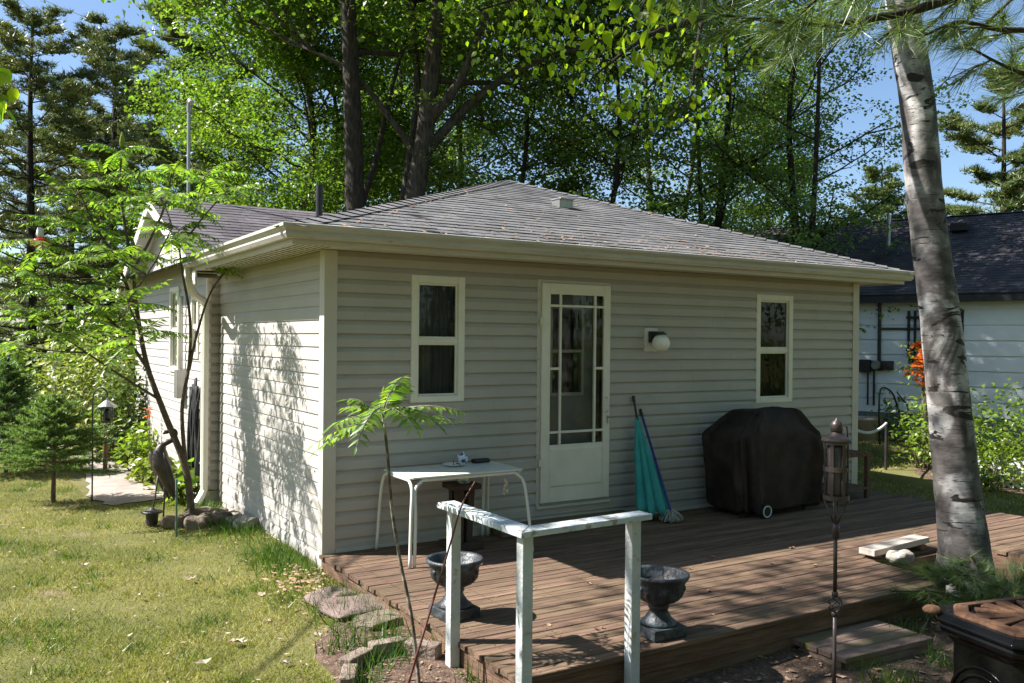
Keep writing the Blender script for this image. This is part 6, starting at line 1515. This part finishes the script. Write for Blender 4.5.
grass('lawn_grass', 42000, lawn_right, .03, .07, .011, 'grass', 2)
def edge(n, g_):
    X = g_.normal(-.22, .13, n); Y = g_.uniform(-1.6, 3.2, n); ok = (X < -.03) & (np.sin(Y * 4.1) + g_.normal(size=n) * .6 > -.2) & (X > -.65); return X[ok], Y[ok]
grass('tall_grass', 4200, edge, .06, .19, .008, 'grass_tall', 3, .55)
def tufts(n, g_):
    c_ = np.array([(-.62, -2.3), (-.45, -2.1), (-.25, -2.05), (-.5, -1.75), (4.0, -2.92), (4.15, -2.98), (4.3, -2.95), (4.0, -2.98), (4.4, -2.85), (2.05, -3.55), (2.15, -3.62), (2.6, -3.55), (1.55, -3.9), (.02, -2.1), (-.2, -1.75), (-.35, -1.85), (3.3, -3.3), (4.5, -3.0), (4.6, -2.75), (-.05, -2.55), (1.9, -3.9), (2.9, -3.1), (4.45, -2.95), (4.55, -2.6)]); j = g_.integers(0, len(c_), n); return c_[j, 0] + g_.normal(size=n) * .06, c_[j, 1] + g_.normal(size=n) * .06
grass('tall_grass', 1500, tufts, .08, .24, .008, 'grass_tall', 4, .45)
# litter: needles and leaf bits on the roof, the soil and the deck
def bits(name, P, size, m_, seed, up=(0, 0, 1), asp=.35):
    g_ = np.random.default_rng(seed); n = len(P); D = g_.normal(size=(n, 3)); upv = vnorm(np.array(up, float)); D -= np.outer(D @ upv, upv); L = size * g_.uniform(.5, 1.4, n); V, F = leaves_VF(P, D, np.tile(upv, (n, 1)) + g_.normal(size=(n, 3)) * .15, L, L * asp, fold=-.05); return tag(link(name, np_mesh(name, V, F), m_), kind='stuff')
n = 480; Yr = np.concatenate([g_.uniform(-.45, 2.2, n // 3), -.45 + np.abs(g_.normal(size=n - n // 3)) * .35]); Xr = 3.2 + g_.normal(size=n) * 1.7; Xr = np.clip(Xr, Yr + .4, 6.3 - Yr)
sl_ = (3.77 - 2.512) / (3.12 + .47); bits('roof_litter', np.stack([Xr, Yr, 2.512 + (Yr + .47) * sl_ + .016], 1), .05, 'litter', 6, up=(0, -sl_, 1))
n = 900; X = g_.uniform(-.1, 4.6, n); Y = g_.uniform(-4.8, -2.95, n); bits('soil_litter', np.stack([X, Y, gh(X, Y) + .022], 1), .05, 'litter', 7, asp=.5)
n = 200; X = -.3 + g_.normal(size=n) * .2; Y = g_.uniform(-2.9, -.3, n); ok = X < -.05; bits('soil_litter', np.stack([X, Y, gh(X, Y) + .020], 1)[ok], .032, 'litter', 8, asp=.5)
n = 420; X = g_.uniform(0, 6.4, n); Y = g_.uniform(-2.9, -.1, n); ok = (X < 3.55) | (Y > -2.3); n_ = 130; X_ = g_.normal(size=n_) * .10 - .22; Y_ = g_.normal(size=n_) * .28 - .25; bits('soil_litter', np.stack([X_, Y_, gh(X_, Y_) + .03], 1), .055, 'litter', 18, asp=.5)
bits('deck_litter', np.stack([X, Y, np.full(n, .004)], 1)[ok], .022, 'litter', 9, asp=.3)
n = 260; X = g_.uniform(-3, 0, n); Y = g_.uniform(-3.5, 5, n); ok = ~inside(X, Y); bits('lawn_litter', np.stack([X, Y, gh(X, Y) + .02], 1)[ok], .035, 'pale_litter', 10, asp=.4)
